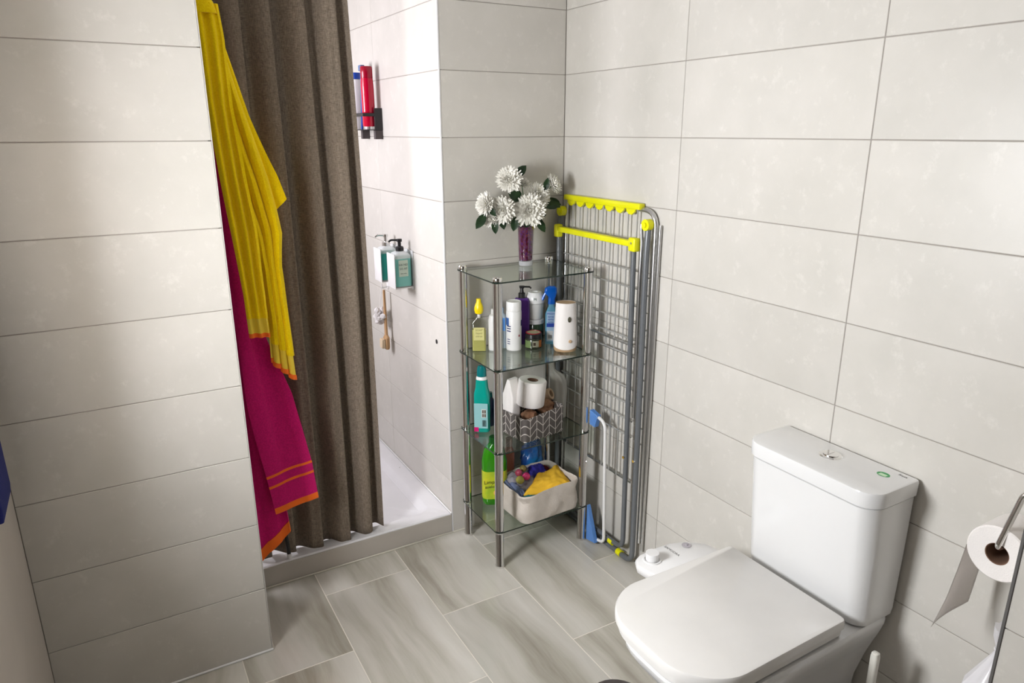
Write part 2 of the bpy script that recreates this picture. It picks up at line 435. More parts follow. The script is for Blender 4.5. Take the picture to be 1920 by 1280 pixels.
window('window_2', 0.23, 0.81, 1.27, 1.97)

# floor: slab plus tiles laid half-staggered, long side towards the shower
fl = struct_box('floor', (XL-0.06, 0.06, YN-0.06, YS+0.06, -0.08, -0.0008), M_FGROUT)
FW, FL = 0.3195, 0.637
cols = [-0.145-FW*k for k in range(-1, 7)]
off = {-1: -0.467, 0: -0.150, 1: -0.461, 2: -0.150, 3: -0.475, 4: -0.150, 5: -0.475}
fcache = {}
for k in range(-1, 6):
    x1 = -0.145-FW*k; x0 = x1-FW
    x1 = min(x1, 0.0); x0 = max(x0, XL)
    ys = sorted([off[k]+FL*j for j in range(-5, 3)])
    ys = [YN]+[y for y in ys if YN+0.02 < y < -0.01]+[0.0]
    for y0, y1 in zip(ys, ys[1:]):
        if x1 < XP+0.01 and y0 > YP-0.05: continue
        key = (round(x1-x0, 3), round(y1-y0, 3))
        if key not in fcache:
            bm = bmesh.new(); g = 0.0017
            box(bm, -(x1-x0)/2+g, (x1-x0)/2-g, -(y1-y0)/2+g, (y1-y0)/2-g, -0.008, 0, 0.0006, 1)
            me = bpy.data.meshes.new('floor_tile'); bmesh.ops.recalc_face_normals(bm, faces=bm.faces[:]); bm.to_mesh(me); bm.free(); me.materials.append(M_FLOOR); fcache[key] = me
        o = bpy.data.objects.new('floor_tile', fcache[key]); COL.objects.link(o); o.location = ((x0+x1)/2, (y0+y1)/2, 0); o.parent = fl

# white metal corner strips and silicone beads
def trim(n, dims, m, bev=0.001):
    bm = bmesh.new(); box(bm, *dims, bev, 1); return tag(link('trim_%d' % n, bm, m), kind='structure')
trim(1, (XB-0.002, XB+0.004, -0.002, 0.004, 0.0, CEIL), mat('pale_metal_corner_strip', (0.75, 0.74, 0.74), 0.35))
trim(2, (XP-0.001, XP+0.0012, YP-0.0012, YP+0.002, 0.0, CEIL), mat('beige_corner_strip', (0.55, 0.53, 0.50), 0.4), 0)
trim(4, (XL, XP+0.003, YP-0.007, YP-0.0005, 0.0, 0.007), M_WHITEP, 0.002)
trim(5, (XP+0.001, XP+0.007, YP, 0, 0.0, 0.006), M_SILICONE, 0.002)
trim(6, (XP, XB, -0.006, 0.0, 0.0, 0.006), M_SILICONE, 0.002)
trim(7, (XB, 0, -0.005, 0.0, 0.0, 0.004), M_SILICONE, 0.001)
trim(10, (-0.2145, -0.2085, -1.8535, -1.8475, 0.0, 1.129), mat('dark_grey_corner_strip', (0.12, 0.115, 0.11), 0.4))
trim(8, (-0.005, 0.0, -1.2, 0.0, 0.0, 0.004), M_SILICONE, 0.001)

# ------------------------------------------------------------------ shower tray
st = thing('shower_tray', 'low white shower tray with a raised rim behind the brown curtain', 'shower tray', ((XP+XB)/2, 0.5, 0))
st.location = (0, 0, 0)
bm = bmesh.new(); TZ = 0.087; x0, x1, y0, y1 = XP+0.0035, XB-0.0035, 0.004, YS-0.004
loft(bm, [[(x, y, z) for x, y in rr_outline(x0+i, x1-i, y0+i, y1-i, r, 6)] for i, r, z in
          ((0, 0.002, 0.0), (0, 0.002, TZ-0.004), (0.004, 0.004, TZ), (0.062, 0.04, TZ), (0.068, 0.04, TZ-0.004), (0.09, 0.05, TZ-0.03), (0.30, 0.05, TZ-0.036))])
link('tray_basin', bm, M_TRAY, st)
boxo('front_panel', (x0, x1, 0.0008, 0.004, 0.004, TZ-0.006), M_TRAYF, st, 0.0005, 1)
latheo('rim_plug', [(0, TZ+0.001), (0.003, TZ+0.001), (0.003, TZ)], M_STEEL, st, 10, cx=XB-0.035, cy=0.50)
trim(9, (XB-0.007, XB-0.0005, 0.0, YS, TZ-0.001, TZ+0.005), M_WHITEP, 0.002)
# small dark screw-hole cap on the shower wall
o = thing('screw_hole_cap', 'small dark oval hole cap low on the bright shower wall', 'cap', (XB-0.0005, 0.097, 0.803))
bm = bmesh.new(); lathe(bm, [(0, 0.002), (0.006, 0.002), (0.0085, 0.0012), (0.0085, 0)], 18); bm.transform(Matrix.Rotation(-PI/2, 4, 'Y')); bmesh.ops.scale(bm, vec=(1, 1, 1.1), verts=bm.verts)
link('cap_disc', bm, M_BLACKP, o)

# ------------------------------------------------------------------ shower curtain and rail
rail = thing('shower_rail', 'straight chrome rail the brown shower curtain hangs from', 'rail', (XP, 0.055, 2.10))
bm = bmesh.new(); tube(bm, [(0.0, 0, 0), (XB-XP, 0, 0)], 0.0115, 14); link('rod', bm, M_CHROME, rail)
for x in (0.004, XB-XP-0.004):
    bm = bmesh.new(); tube(bm, [(x-0.004, 0, 0), (x+0.004, 0, 0)], 0.028, 18); link('end_flange', bm, M_CHROME, rail)
cu = thing('shower_curtain', 'brown woven shower curtain gathered in deep vertical pleats', 'curtain', (0, 0, 0))
def curtain_pt(s, t):
    # s across 0..1, t down 0..1: flat-topped pleats with quick returns
    xl = -1.322; xr = -0.824+0.014*t+0.010*math.sin(t*PI*0.9)
    x = xl+(xr-xl)*(s+0.010*math.sin(9*s+1.5*t))
    p = 2*PI*5.6*s+0.6+0.7*math.sin(4.2*s+0.5)+0.25*math.sin(2.2*t+5*s)
    A = (0.025+0.005*math.sin(8*s+2))*(0.75+0.30*t)
    f = math.tanh(2.8*math.sin(p))/0.98
    y = 0.052+A*f+0.0012*math.sin(2*PI*17*s+3*t+2*math.sin(7*s))+0.006*noise.noise(Vector((s*6, t*2.2, 3)))
    x -= 0.013*f*math.sin(PI*min(1, (1-s)*8)/2)
    return Vector((x, max(y, 0.012), 2.082-(1.988-0.012*math.sin(6*s+1))*t))
bm = bmesh.new(); NU, NV = 300, 60
G = [[bm.verts.new(curtain_pt(i/NU, j/NV)) for i in range(NU+1)] for j in range(NV+1)]
for a, b in zip(G, G[1:]):
    for i in range(NU): bm.faces.new((a[i], a[i+1], b[i+1], b[i]))
bmesh.ops.recalc_face_normals(bm, faces=bm.faces[:]); bmesh.ops.solidify(bm, geom=bm.faces[:], thickness=0.0015)
link('curtain_cloth', bm, M_CURT, cu, auto=False)
for k in range(9):
    x = -1.31+k*0.058; bm = bmesh.new()
    tube(bm, [(x, 0.055+0.017*math.cos(a*PI/8), 2.093+0.019*math.sin(a*PI/8)) for a in range(16)], 0.0018, 6, closed=True)
    link('curtain_ring', bm, M_STEEL, cu)

# black pole standing on the tray behind the curtain's left end
o = thing('black_pole', 'thin black pole with a pale foot behind the magenta towel', 'pole', (-1.185, 0.012, TZ))
bm = bmesh.new(); tube(bm, [(0, 0, 0.02), (-0.02, 0.0, 0.5)], 0.007, 10); link('shaft', bm, M_BLACKP, o)
bm = bmesh.new(); tube(bm, [(0, 0, 0.0), (0, 0, 0.022)], 0.008, 10); link('foot', bm, M_WHITEP, o)

# ------------------------------------------------------------------ towels on the return wall
hk = thing('towel_hook', 'chrome double hook on the partition end holding both towels', 'hook', (XP, -0.165, 1.95))
boxo('back_plate', (0.0, 0.005, -0.02, 0.02, -0.04, 0.03), M_CHROME, hk)
for dy in (-0.012, 0.014):
    bm = bmesh.new(); tube(bm, smooth_path([(0.004, dy, -0.02), (0.035, dy*1.5, -0.03), (0.045, dy*1.8, 0.0)], 0.02), 0.004, 8); link('prong', bm, M_CHROME, hk)

ty = thing('yellow_towel', 'bright yellow terry towel hanging by its corner with orange-edged ends', 'towel')
# back layer: wide, with the corner that sticks out to the right
L = [(-1.318, 1.925), (-1.305, 1.75), (-1.283, 1.55), (-1.25, 1.40), (-1.222, 1.30), (-1.208, 1.207), (-1.200, 1.038), (-1.203, 0.895)]
R = [(-1.262, 1.925), (-1.251, 1.84), (-1.220, 1.70), (-1.185, 1.56), (-1.160, 1.46), (-1.145, 1.37), (-1.137, 1.30), (-1.143, 1.25), (-1.148, 1.20), (-1.142, 1.031), (-1.133, 0.822)]
FL_ = [(-1.262, 1.86), (-1.235, 1.74), (-1.200, 1.58), (-1.168, 1.45), (-1.150, 1.385), (-1.140, 1.368)]
FR_ = [(-1.250, 1.865), (-1.227, 1.783), (-1.191, 1.648), (-1.156, 1.551), (-1.125, 1.474), (-1.104, 1.402)]
sheet('towel_flap', FL_, FR_, M_YTOWEL, ty, y=-0.105, amp=0.003, folds=1.0, ph=0.4, thick=0.008, nu=14, seed=6)['label'] = 'pointed corner that sticks out'
sheet('towel_layer', L, R, M_YTOWEL, ty, y=-0.13, amp=0.019, folds=3.1, ph=0.4, t1=0.925, thick=0.009, amp_top=0.008, seed=2)
sheet('woven_band', L, R, M_YBAND, ty, y=-0.13, amp=0.019, folds=3.1, ph=0.4, t0=0.925, t1=0.985, nv=6, thick=0.005, amp_top=0.008, seed=2)
sheet('edging', L, R, M_ORANGE, ty, y=-0.13, amp=0.019, folds=3.1, ph=0.4, t0=0.985, t1=1.0, nv=2, thick=0.007, amp_top=0.008, seed=2)['label'] = 'orange edging of the longer towel end'
# front layer: narrower, ends higher up
L = [(-1.318, 1.930), (-1.312, 1.70), (-1.300, 1.481), (-1.285, 1.30), (-1.272, 1.13), (-1.269, 1.0)]
R = [(-1.258, 1.930), (-1.252, 1.85), (-1.252, 1.668), (-1.238, 1.479), (-1.222, 1.326), (-1.218, 1.166), (-1.214, 1.05), (-1.210, 0.995)]
sheet('towel_layer', L, R, M_YTOWEL, ty, y=-0.190, amp=0.013, folds=2.2, ph=2.2, t1=0.935, thick=0.010, amp_top=0.006, seed=5)
sheet('woven_band', L, R, M_YBAND, ty, y=-0.190, amp=0.013, folds=2.2, ph=2.2, t0=0.935, t1=0.985, nv=6, thick=0.006, amp_top=0.006, seed=5)
sheet('edging', L, R, M_ORANGE, ty, y=-0.190, amp=0.013, folds=2.2, ph=2.2, t0=0.985, t1=1.0, nv=2, thick=0.008, amp_top=0.006, seed=5)['label'] = 'orange edging of the shorter towel end'
# gathered loop over the hook
bm = bmesh.new()
rr_loft(bm, [(1.905, -1.320, -1.256, -0.20, -0.115, 0.02), (1.935, -1.318, -1.262, -0.195, -0.12, 0.025), (1.952, -1.308, -1.275, -0.18, -0.135, 0.015)], 5)
link('gathered_top', bm, M_YTOWEL, ty)
for L_, R_, yy, t in (([(-1.272, 1.09), (-1.272, 1.083)], [(-1.216, 1.09), (-1.216, 1.083)], -0.199, 0), ([(-1.27, 1.045), (-1.27, 1.039)], [(-1.215, 1.045), (-1.215, 1.039)], -0.199, 0)):
    pass

tm = thing('magenta_towel', 'magenta terry towel with orange stripes hanging under the yellow towel', 'towel')
# rear drop, longest
L = [(-1.318, 1.90), (-1.318, 1.30), (-1.312, 0.90), (-1.305, 0.60), (-1.302, 0.40), (-1.300, 0.30), (-1.298, 0.165)]
R = [(-1.275, 1.90), (-1.262, 1.30), (-1.240, 0.90), (-1.222, 0.60), (-1.212, 0.45), (-1.192, 0.34), (-1.186, 0.253)]
kw = dict(y=-0.075, amp=0.008, folds=1.5, ph=0.5, seed=9, amp_top=0.006)
sheet('towel_layer', L, R, M_MAG, tm, t1=0.975, thick=0.008, **kw)
sheet('edging', L, R, M_ORANGE, tm, t0=0.975, t1=1.0, nv=3, thick=0.010, **kw)['label'] = 'orange edging of the rear towel end'
# middle drop peeping out on the right
L = [(-1.30, 1.90), (-1.27, 1.20), (-1.24, 0.95), (-1.20, 0.75), (-1.17, 0.60), (-1.15, 0.45)]
R = [(-1.27, 1.90), (-1.235, 1.20), (-1.205, 0.98), (-1.165, 0.86), (-1.125, 0.775), (-1.130, 0.74)]
# front drop with the stripes
L = [(-1.318, 1.90), (-1.312, 1.45), (-1.300, 1.116), (-1.292, 0.962), (-1.290, 0.767), (-1.278, 0.654), (-1.255, 0.495), (-1.237, 0.352)]
R = [(-1.275, 1.90), (-1.245, 1.45), (-1.222, 1.10), (-1.208, 0.968), (-1.170, 0.855), (-1.146, 0.776), (-1.131, 0.689), (-1.116, 0.599), (-1.101, 0.515), (-1.090, 0.378)]
kw = dict(y=-0.118, amp=0.009, folds=1.2, ph=3.4, seed=4, amp_top=0.006)
cut = [0, 0.905, 0.911, 0.930, 0.936, 0.985, 1.0]
names = ['towel_layer', 'stripe', 'towel_layer', 'stripe', 'towel_layer', 'edging']
for i, nme in enumerate(names):
    o = sheet(nme, L, R, M_MAG if nme == 'towel_layer' else M_ORANGE, tm, t0=cut[i], t1=cut[i+1], nv=60 if i == 0 else 5, thick=0.008 if nme == 'towel_layer' else 0.009, **kw)
    if nme == 'stripe': o['label'] = 'upper orange stripe' if i == 1 else 'lower orange stripe'
    if nme == 'edging': o['label'] = 'orange edging of the front towel end'

# ------------------------------------------------------------------ shower wall fittings
def rot_to(o, rz): o.rotation_euler = (0, 0, rz)
sh = thing('shower_shelf', 'small black metal shelf high on the shower wall', 'shelf', (XB, 0.70, 1.605))
boxo('shelf_base', (-0.080, 0, -0.12, 0.16, 0.0, 0.003), M_BLACKM, sh, 0.001, 1)
boxo('front_rail', (-0.085, -0.081, -0.122, 0.162, 0.055, 0.068), M_BLACKM, sh, 0.001, 1)
for y in (-0.122, 0.159):
    boxo('end_plate', (-0.034, 0, y, y+0.003, 0.0, 0.088), M_BLACKM, sh, 0.0008, 1)
    boxo('side_rail', (-0.081, -0.034, y, y+0.003, 0.055, 0.068), M_BLACKM, sh, 0.0008, 1)
for y in (-0.12, 0.045): boxo('wall_bracket', (-0.034, -0.001, y, y+0.022, -0.036, 0.0), mat('dark_grey_bracket', (0.07, 0.055, 0.055), 0.5), sh, 0.001, 1)

M_RED = mat('red_gloss_bottle', (0.50, 0.0, 0.028), 0.12)
o = thing('shampoo_bottle', 'tall glossy red bottle on the black shower shelf', 'bottle', (XB-0.048, 0.610, 1.620))
latheo('body', [(0, 0), (0.024, 0.0), (0.0265, 0.004), (0.0265, 0.16), (0.025, 0.188), (0.025, 0.190)], M_RED, o, sy=0.9)
latheo('cap', [(0.025, 0.1905), (0.0253, 0.191), (0.025, 0.231), (0.023, 0.236), (0, 0.237)], mat('dark_red_cap', (0.33, 0.0, 0.02), 0.2), o, sy=0.9)
o = thing('shampoo_bottle', 'white bottle with a blue cap standing nearest the curtain on the black shelf', 'bottle', (XB-0.048, 0.755, 1.6085))
rr_lofto('body', [(0, -0.021, 0.021, -0.020, 0.020, 0.014), (0.02, -0.024, 0.024, -0.022, 0.022, 0.018), (0.18, -0.024, 0.024, -0.026, 0.026, 0.018), (0.205, -0.018, 0.018, -0.022, 0.022, 0.015)], M_WHITEP, o)
rr_lofto('cap', [(0.206, -0.018, 0.018, -0.023, 0.023, 0.012), (0.232, -0.018, 0.018, -0.023, 0.023, 0.012)], mat('blue_cap', (0.01, 0.06, 0.40), 0.3), o)
o = thing('razor', 'blue razor leaning between the white and red bottles', 'razor', (XB-0.040, 0.700, 1.6085))
bm = bmesh.new(); tube(bm, [(-0.01, 0.0, 0.0), (0, 0.005, 0.12), (-0.004, -0.012, 0.235)], [0.004, 0.006, 0.004], 8); link('handle', bm, mat('blue_cap'), o)
boxo('razor_head', (-0.012, 0.006, -0.032, 0.000, 0.235, 0.258), mat('blue_grey_head', (0.10, 0.18, 0.36), 0.3), o, 0.002, 1)
o = thing('cleanser_tube', 'slim pale tube with grey print squeezed beside the red bottle', 'tube', (XB-0.034, 0.672, 1.6085), -0.1)
rr_lofto('body', [(0, -0.010, 0.010, -0.012, 0.012, 0.008), (0.15, -0.014, 0.014, -0.010, 0.010, 0.006), (0.20, -0.015, 0.015, -0.0015, 0.0015, 0.001)], mat('pale_pink_plastic', (0.75, 0.68, 0.68), 0.35), o)

M_CLEARW = milky_mat('frosted_clear_plastic', (0.86, 0.88, 0.88), 0.35, 0.15)
def dispenser(y, z, label, pumpmat, liquid, chrome):
    h = thing('soap_holder', label[0], 'holder', (XB, y, z), 0, 'soap holders on the shower wall')
    boxo('wall_plate', (-0.004, 0, -0.043, 0.043, -0.012, 0.15), M_CLEARW, h, 0.001, 1)
    boxo('front_plate', (-0.084, -0.080, -0.043, 0.043, -0.002, 0.140), M_WHITEP, h, 0.003, 2)
    boxo('base_plate', (-0.080, -0.004, -0.043, 0.043, -0.002, 0.002), M_WHITEP, h, 0.001, 1)
    boxo('side_rail', (-0.080, -0.004, -0.0455, -0.043, 0.118, 0.136), glass_mat('clear_acrylic', (0.93, 0.96, 0.95)), h, 0.0008, 1)
    boxo('side_rail', (-0.080, -0.004, 0.043, 0.0455, 0.118, 0.136), glass_mat('clear_acrylic', (0.93, 0.96, 0.95)), h, 0.0008, 1)
    b = thing('soap_dispenser', label[1], 'dispenser', (XB-0.042, y, z+0.0025), 0, 'soap dispensers on the shower wall')
    rr_lofto('body', [(0, -0.032, 0.032, -0.034, 0.034, 0.01), (0.006, -0.035, 0.035, -0.037, 0.037, 0.012), (0.128, -0.035, 0.035, -0.037, 0.037, 0.012), (0.137, -0.030, 0.030, -0.030, 0.030, 0.012), (0.145, -0.016, 0.016, -0.016, 0.016, 0.01)], M_CLEARW, b)
    rr_lofto('liquid_fill', [(0.004, -0.0356, 0.0356, -0.0376, 0.0376, 0.0125), (0.118, -0.0356, 0.0356, -0.0376, 0.0376, 0.0125)], liquid, b)
    if not chrome:
        bm = bmesh.new(); box(bm, -0.022, 0.018, -0.0386, -0.0378, 0.045, 0.112, 0.0003, 1); lb = link('paper_label', bm, mat('pale_green_label', (0.62, 0.74, 0.62), 0.6), b)
        dark = mat('dark_print', (0.08, 0.14, 0.12), 0.7)
        for k, (ln, zz, sz) in enumerate((('HA ND', 0.093, 0.012), ('SO AP', 0.077, 0.012), ('aloe vera', 0.058, 0.007))):
            text(ln, sz, (-0.002, -0.0388, zz), (1, 0, 0), (0, 0, 1), dark, lb)
    latheo('collar', [(0.0165, 0.1455), (0.0165, 0.160), (0.013, 0.164), (0, 0.164)], pumpmat, b, 18)
    latheo('pump_stem', [(0.007, 0.164), (0.007, 0.182), (0.011, 0.183), (0.011, 0.194), (0, 0.195)], pumpmat, b, 14)
    bm = bmesh.new(); tube(bm, smooth_path([(0, 0, 0.189), (-0.034, 0.006, 0.191), (-0.043, 0.008, 0.183)], 0.008), 0.0042, 8); link('spout', bm, pumpmat, b)
    return b
M_TEAL = mat('teal_liquid_soap', (0.05, 0.42, 0.36), 0.12)
dispenser(0.345, 0.985, ('white-fronted soap holder on the shower wall, the one nearer the shelf rack', 'teal liquid soap dispenser with a black pump and a printed label'), M_BLACKP, mat('pale_teal_liquid_soap', (0.20, 0.56, 0.50), 0.12), False)
dispenser(0.505, 0.985, ('white-fronted soap holder on the shower wall, the one nearer the curtain', 'darker teal soap dispenser with a chrome pump'), M_CHROME, M_TEAL, True)

# bath puff and wooden brush hanging under the dispensers
hh = thing('adhesive_hook', 'small white hook under the soap holders carrying the bath puff', 'hook', (XB, 0.62, 0.94))
boxo('hook_plate', (-0.004, 0, -0.012, 0.012, -0.02, 0.02), M_WHITEP, hh)
bm = bmesh.new(); tube(bm, smooth_path([(-0.003, 0, -0.01), (-0.028, 0, -0.016), (-0.03, 0, 0.006)], 0.01), 0.003, 8); link('prong', bm, M_WHITEP, hh)
o = thing('bath_puff', 'white mesh bath puff hanging at the curtain edge', 'bath puff', (XB-0.045, 0.62, 0.80))
bm = bmesh.new()
for k in range(26):
    a = random.uniform(0, 2*PI); b_ = math.asin(random.uniform(-1, 1)); R_ = 0.026
    cx_, cy_, cz_ = R_*math.cos(a)*math.cos(b_), R_*math.sin(a)*math.cos(b_), R_*1.3*math.sin(b_)
    ret = bmesh.ops.create_icosphere(bm, subdivisions=1, radius=random.uniform(0.010, 0.016))
    for v in ret['verts']: v.co = v.co*random.uniform(0.8, 1.2)+Vector((cx_, cy_, cz_))
link('mesh_ruffle', bm, mat('white_mesh_netting', (0.78, 0.75, 0.74), 0.8), o)
bm = bmesh.new(); tube(bm, [(0, 0, 0.03), (0.016, 0, 0.14)], 0.0015, 6); link('cord', bm, M_WHITEP, o)
o = thing('bath_brush', 'wooden-backed bath brush hanging below the white puff', 'brush', (XB-0.030, 0.595, 0.70))
rr_lofto('brush_head', [(-0.055, -0.008, 0.008, -0.016, 0.016, 0.007), (-0.045, -0.010, 0.010, -0.021, 0.021, 0.009), (0.0, -0.010, 0.010, -0.022, 0.022, 0.009), (0.012, -0.006, 0.006, -0.010, 0.010, 0.005), (0.22, -0.005, 0.005, -0.006, 0.006, 0.004)], mat('light_wood', (0.50, 0.30, 0.14), 0.5, mottle=(30, (0.38, 0.21, 0.09), (1, 1, 0.1))), o)
boxo('bristles', (-0.028, -0.010, -0.016, 0.016, -0.048, -0.004), mat('cream_bristles', (0.66, 0.52, 0.35), 0.9, bump=(300, 1, (1, 1, 1))), o, 0.003, 1)

# ------------------------------------------------------------------ glass and chrome shelf rack
rk = thing('glass_shelf_rack', 'four-tier glass shelf rack with chrome tube posts in the corner', 'shelf rack', (0, 0, 0))
PX = (-0.475, -0.096); PY = (-0.312, -0.047); SZ = (1.110, 0.795, 0.478, 0.156)
for x in PX:
    for y in PY:
        latheo('post', [(0, 0.0), (0.0165, 0.0), (0.0175, 0.003), (0.0175, 0.010), (0.0160, 0.012), (0.0160, 1.106), (0.0175, 1.108), (0.0175, 1.122), (0.015, 1.127), (0, 1.127)], M_CHROME, rk, 24, cx=x, cy=y)
M_SHELF = glass_mat('greenish_shelf_glass', (0.86, 0.91, 0.86))
M_SEDGE = mat('dark_green_glass_edge', (0.010, 0.022, 0.015), 0.15)
for z in SZ:
    bm = bmesh.new(); ol = rr_outline(PX[0]-0.020, PX[1]+0.020, PY[0]-0.020, PY[1]+0.020, 0.02, 6)
    loft(bm, [[(x, y, z-0.0025) for x, y in ol], [(x, y, z+0.0025) for x, y in ol]])
    for f in bm.faces:
        if abs(f.normal.z) < 0.5 and len(f.verts) == 4: f.material_index = 1
    bm.normal_update()
    for f in bm.faces: f.material_index = 1 if abs(f.normal.z) < 0.5 else 0
    link('glass_shelf', bm, [M_SHELF, M_SEDGE], rk, smooth=False)
    if z < 1:
        for x in PX:
            for y in PY: latheo('shelf_collar', [(0.0162, z-0.008), (0.0178, z-0.008), (0.0178, z-0.003), (0.0162, z-0.003)], M_CHROME, rk, 20, cx=x, cy=y)
TOP = {i: z+0.0028 for i, z in enumerate(SZ)}

# vase with dried petals
vs = thing('vase', 'clear glass vase filled with purple and red dried petals', 'vase', (-0.238, -0.105, TOP[0]))
latheo('glass', [(0, 0.0), (0.0255, 0.0), (0.0275, 0.004), (0.0285, 0.03), (0.0325, 0.150), (0.0310, 0.150), (0.0270, 0.03), (0.0255, 0.012), (0, 0.012)], glass_mat('clear_vase_glass', (0.97, 0.97, 0.98)), vs, 28)
def potpourri():
    m = mat('dried_petals', (0.10, 0.02, 0.20), 0.9, spec=0.1); nt = m.node_tree
    r = [n for n in nt.nodes if n.type == 'VALTORGB'][0]; n = [n for n in nt.nodes if n.type == 'TEX_NOISE'][0]
    n.inputs['Scale'].default_value = 95; e = r.color_ramp.elements
    e[0].color = (0.03, 0.004, 0.012, 1); e[1].color = (0.05, 0.015, 0.10, 1)
    x = e.new(0.45); x.color = (0.12, 0.008, 0.02, 1); x = e.new(0.52); x.color = (0.04, 0.012, 0.16, 1); x = e.new(0.58); x.color = (0.22, 0.05, 0.01, 1)
    return m
bm = bmesh.new(); prof = [(0, 0.020), (0.0235, 0.021)]+[(0.0250+0.0045*k/10, 0.026+0.012*k) for k in range(11)]+[(0, 0.147)]
lathe(bm, prof, 28)
for v in bm.verts:
    q = noise.noise(v.co*120); v.co += Vector((v.co.x, v.co.y, 0)).normalized()*q*0.0012 if v.co.xy.length > 0.001 else Vector()
tag(link('dried_petals', bm, potpourri(), vs), kind='stuff')
latheo('thick_base', [(0, 0.001), (0.0250, 0.001), (0.0268, 0.005), (0.0268, 0.018), (0, 0.019)], milky_mat('thick_clear_glass', (0.80, 0.80, 0.82), 0.55, 0.03), vs, 28)

bq = thing('flower_bouquet', 'bouquet of white chrysanthemums with dark green leaves in the vase', 'flowers', (-0.238, -0.105, TOP[0]+0.13))
M_PETAL = mat('white_petal', (0.93, 0.91, 0.84), 0.6); M_LEAF = mat('dark_green_leaf', (0.035, 0.085, 0.03), 0.45, mottle=(40, (0.02, 0.05, 0.02), (1, 1, 1)))
M_STEM = mat('green_stem', (0.05, 0.13, 0.04), 0.6); M_EYE = mat('yellow_green_centre', (0.60, 0.58, 0.12), 0.7)
B0 = Vector(bq.location)
def flower(pos, d, R_):
    d = Vector(d).normalized(); q = d.to_track_quat('Z', 'Y').to_matrix()
    bm = bmesh.new()
    R_ *= 1.12; rings = [(20, 0.92, -0.35, 0.0), (30, 1.0, -0.05, 0.0), (32, 0.97, 0.22, 0.1), (30, 0.90, 0.48, 0.05), (28, 0.80, 0.74, 0.0), (22, 0.66, 1.0, 0.1), (14, 0.52, 1.28, 0)]
    for n, ln, el, jit in rings:
        for k in range(n):
            a = 2*PI*(k+random.uniform(-.3, .3))/n; e_ = el+random.uniform(-.14, .14); l = R_*ln*random.uniform(0.85, 1.06); wd = R_*0.072
            out = Vector((math.cos(a), math.sin(a), 0)); sd = Vector((-math.sin(a), math.cos(a), 0))
            pts = []
            for t, ww in ((0.05, 0.35), (0.5, 0.9), (0.82, 1.0), (1.0, 0.35)):
                e2 = e_-0.25*t+0.45*t*t; c = out*(l*t*math.cos(e2))+Vector((0, 0, l*t*math.sin(e2)*0.8))
                pts.append((c-sd*wd*ww, c+Vector((0, 0, -wd*0.5*ww)), c+sd*wd*ww))
            vv = [[bm.verts.new(q@p+pos-B0) for p in row] for row in pts]
            for r1, r2 in zip(vv, vv[1:]):
                for i in (0, 1): bm.faces.new((r1[i], r1[i+1], r2[i+1], r2[i]))
    me = bpy.data.meshes.new('flower'); bm.to_mesh(me); bm.free(); me.materials.append(M_PETAL)
    me.polygons.foreach_set('use_smooth', [True]*len(me.polygons))
    f = bpy.data.objects.new('flower', me); COL.objects.link(f); f.parent = bq
    bm = bmesh.new(); bmesh.ops.create_icosphere(bm, subdivisions=2, radius=R_*0.12)
    for v in bm.verts: v.co = q@Vector((v.co.x, v.co.y, v.co.z*0.6+R_*0.10))+pos-B0
    link('flower_centre', bm, M_EYE, f)
    st_ = bmesh.new(); tip = pos-d*0.006; base = Vector((-0.238+random.uniform(-.012, .012), -0.105+random.uniform(-.012, .012), TOP[0]+0.125))
    mid = (tip+base)/2+Vector((0, 0, 0.02)); tube(st_, [(p-B0) for p in ((1-t)**2*base+2*t*(1-t)*mid+t*t*tip for t in [i/6 for i in range(7)])], 0.0016, 6)
    link('stem', st_, M_STEM, bq)
CAMD = Vector((-0.5, -0.8, 0.25))
for (x, z), y, R_, d in (((-0.305, 1.431), -0.10, 0.047, (-0.6, -0.8, 0.35)), ((-0.236, 1.417), -0.075, 0.030, (0.1, -0.3, 0.8)), ((-0.112, 1.409), -0.10, 0.038, (0.7, -0.7, 0.5)),
                     ((-0.405, 1.350), -0.10, 0.040, (-0.95, -0.25, 0.2)), ((-0.346, 1.328), -0.115, 0.050, (-0.6, -0.8, -0.05)), ((-0.244, 1.322), -0.14, 0.058, (-0.4, -0.85, 0.15)),
                     ((-0.183, 1.368), -0.10, 0.048, (0.1, -0.9, 0.4)), ((-0.385, 1.298), -0.09, 0.036, (-0.7, -0.5, -0.5))):
    flower(Vector((x, y, z)), d, R_)
def leaf(a, b, wd, nrm=(-0.4, -0.9, 0.2)):
    a, b = Vector(a), Vector(b); ax = (b-a); n = Vector(nrm).normalized(); sd = ax.cross(n).normalized(); n = sd.cross(ax).normalized(); L_ = ax.length
    bm = bmesh.new(); rows = []
    for t, w_ in ((0, 0.08), (0.15, 0.55), (0.35, 0.95), (0.6, 1.0), (0.82, 0.65), (1.0, 0.04)):
        c = a+ax*t-n*(0.18*L_*t*t); ww = wd*w_
        rows.append([bm.verts.new(p-B0) for p in (c-sd*ww+n*ww*0.35, c, c+sd*ww+n*ww*0.35)])
    for r1, r2 in zip(rows, rows[1:]):
        for i in (0, 1): bm.faces.new((r1[i], r1[i+1], r2[i+1], r2[i]))
    bmesh.ops.solidify(bm, geom=bm.faces[:], thickness=0.0006)
    link('leaf', bm, M_LEAF, bq)
Y_ = -0.10
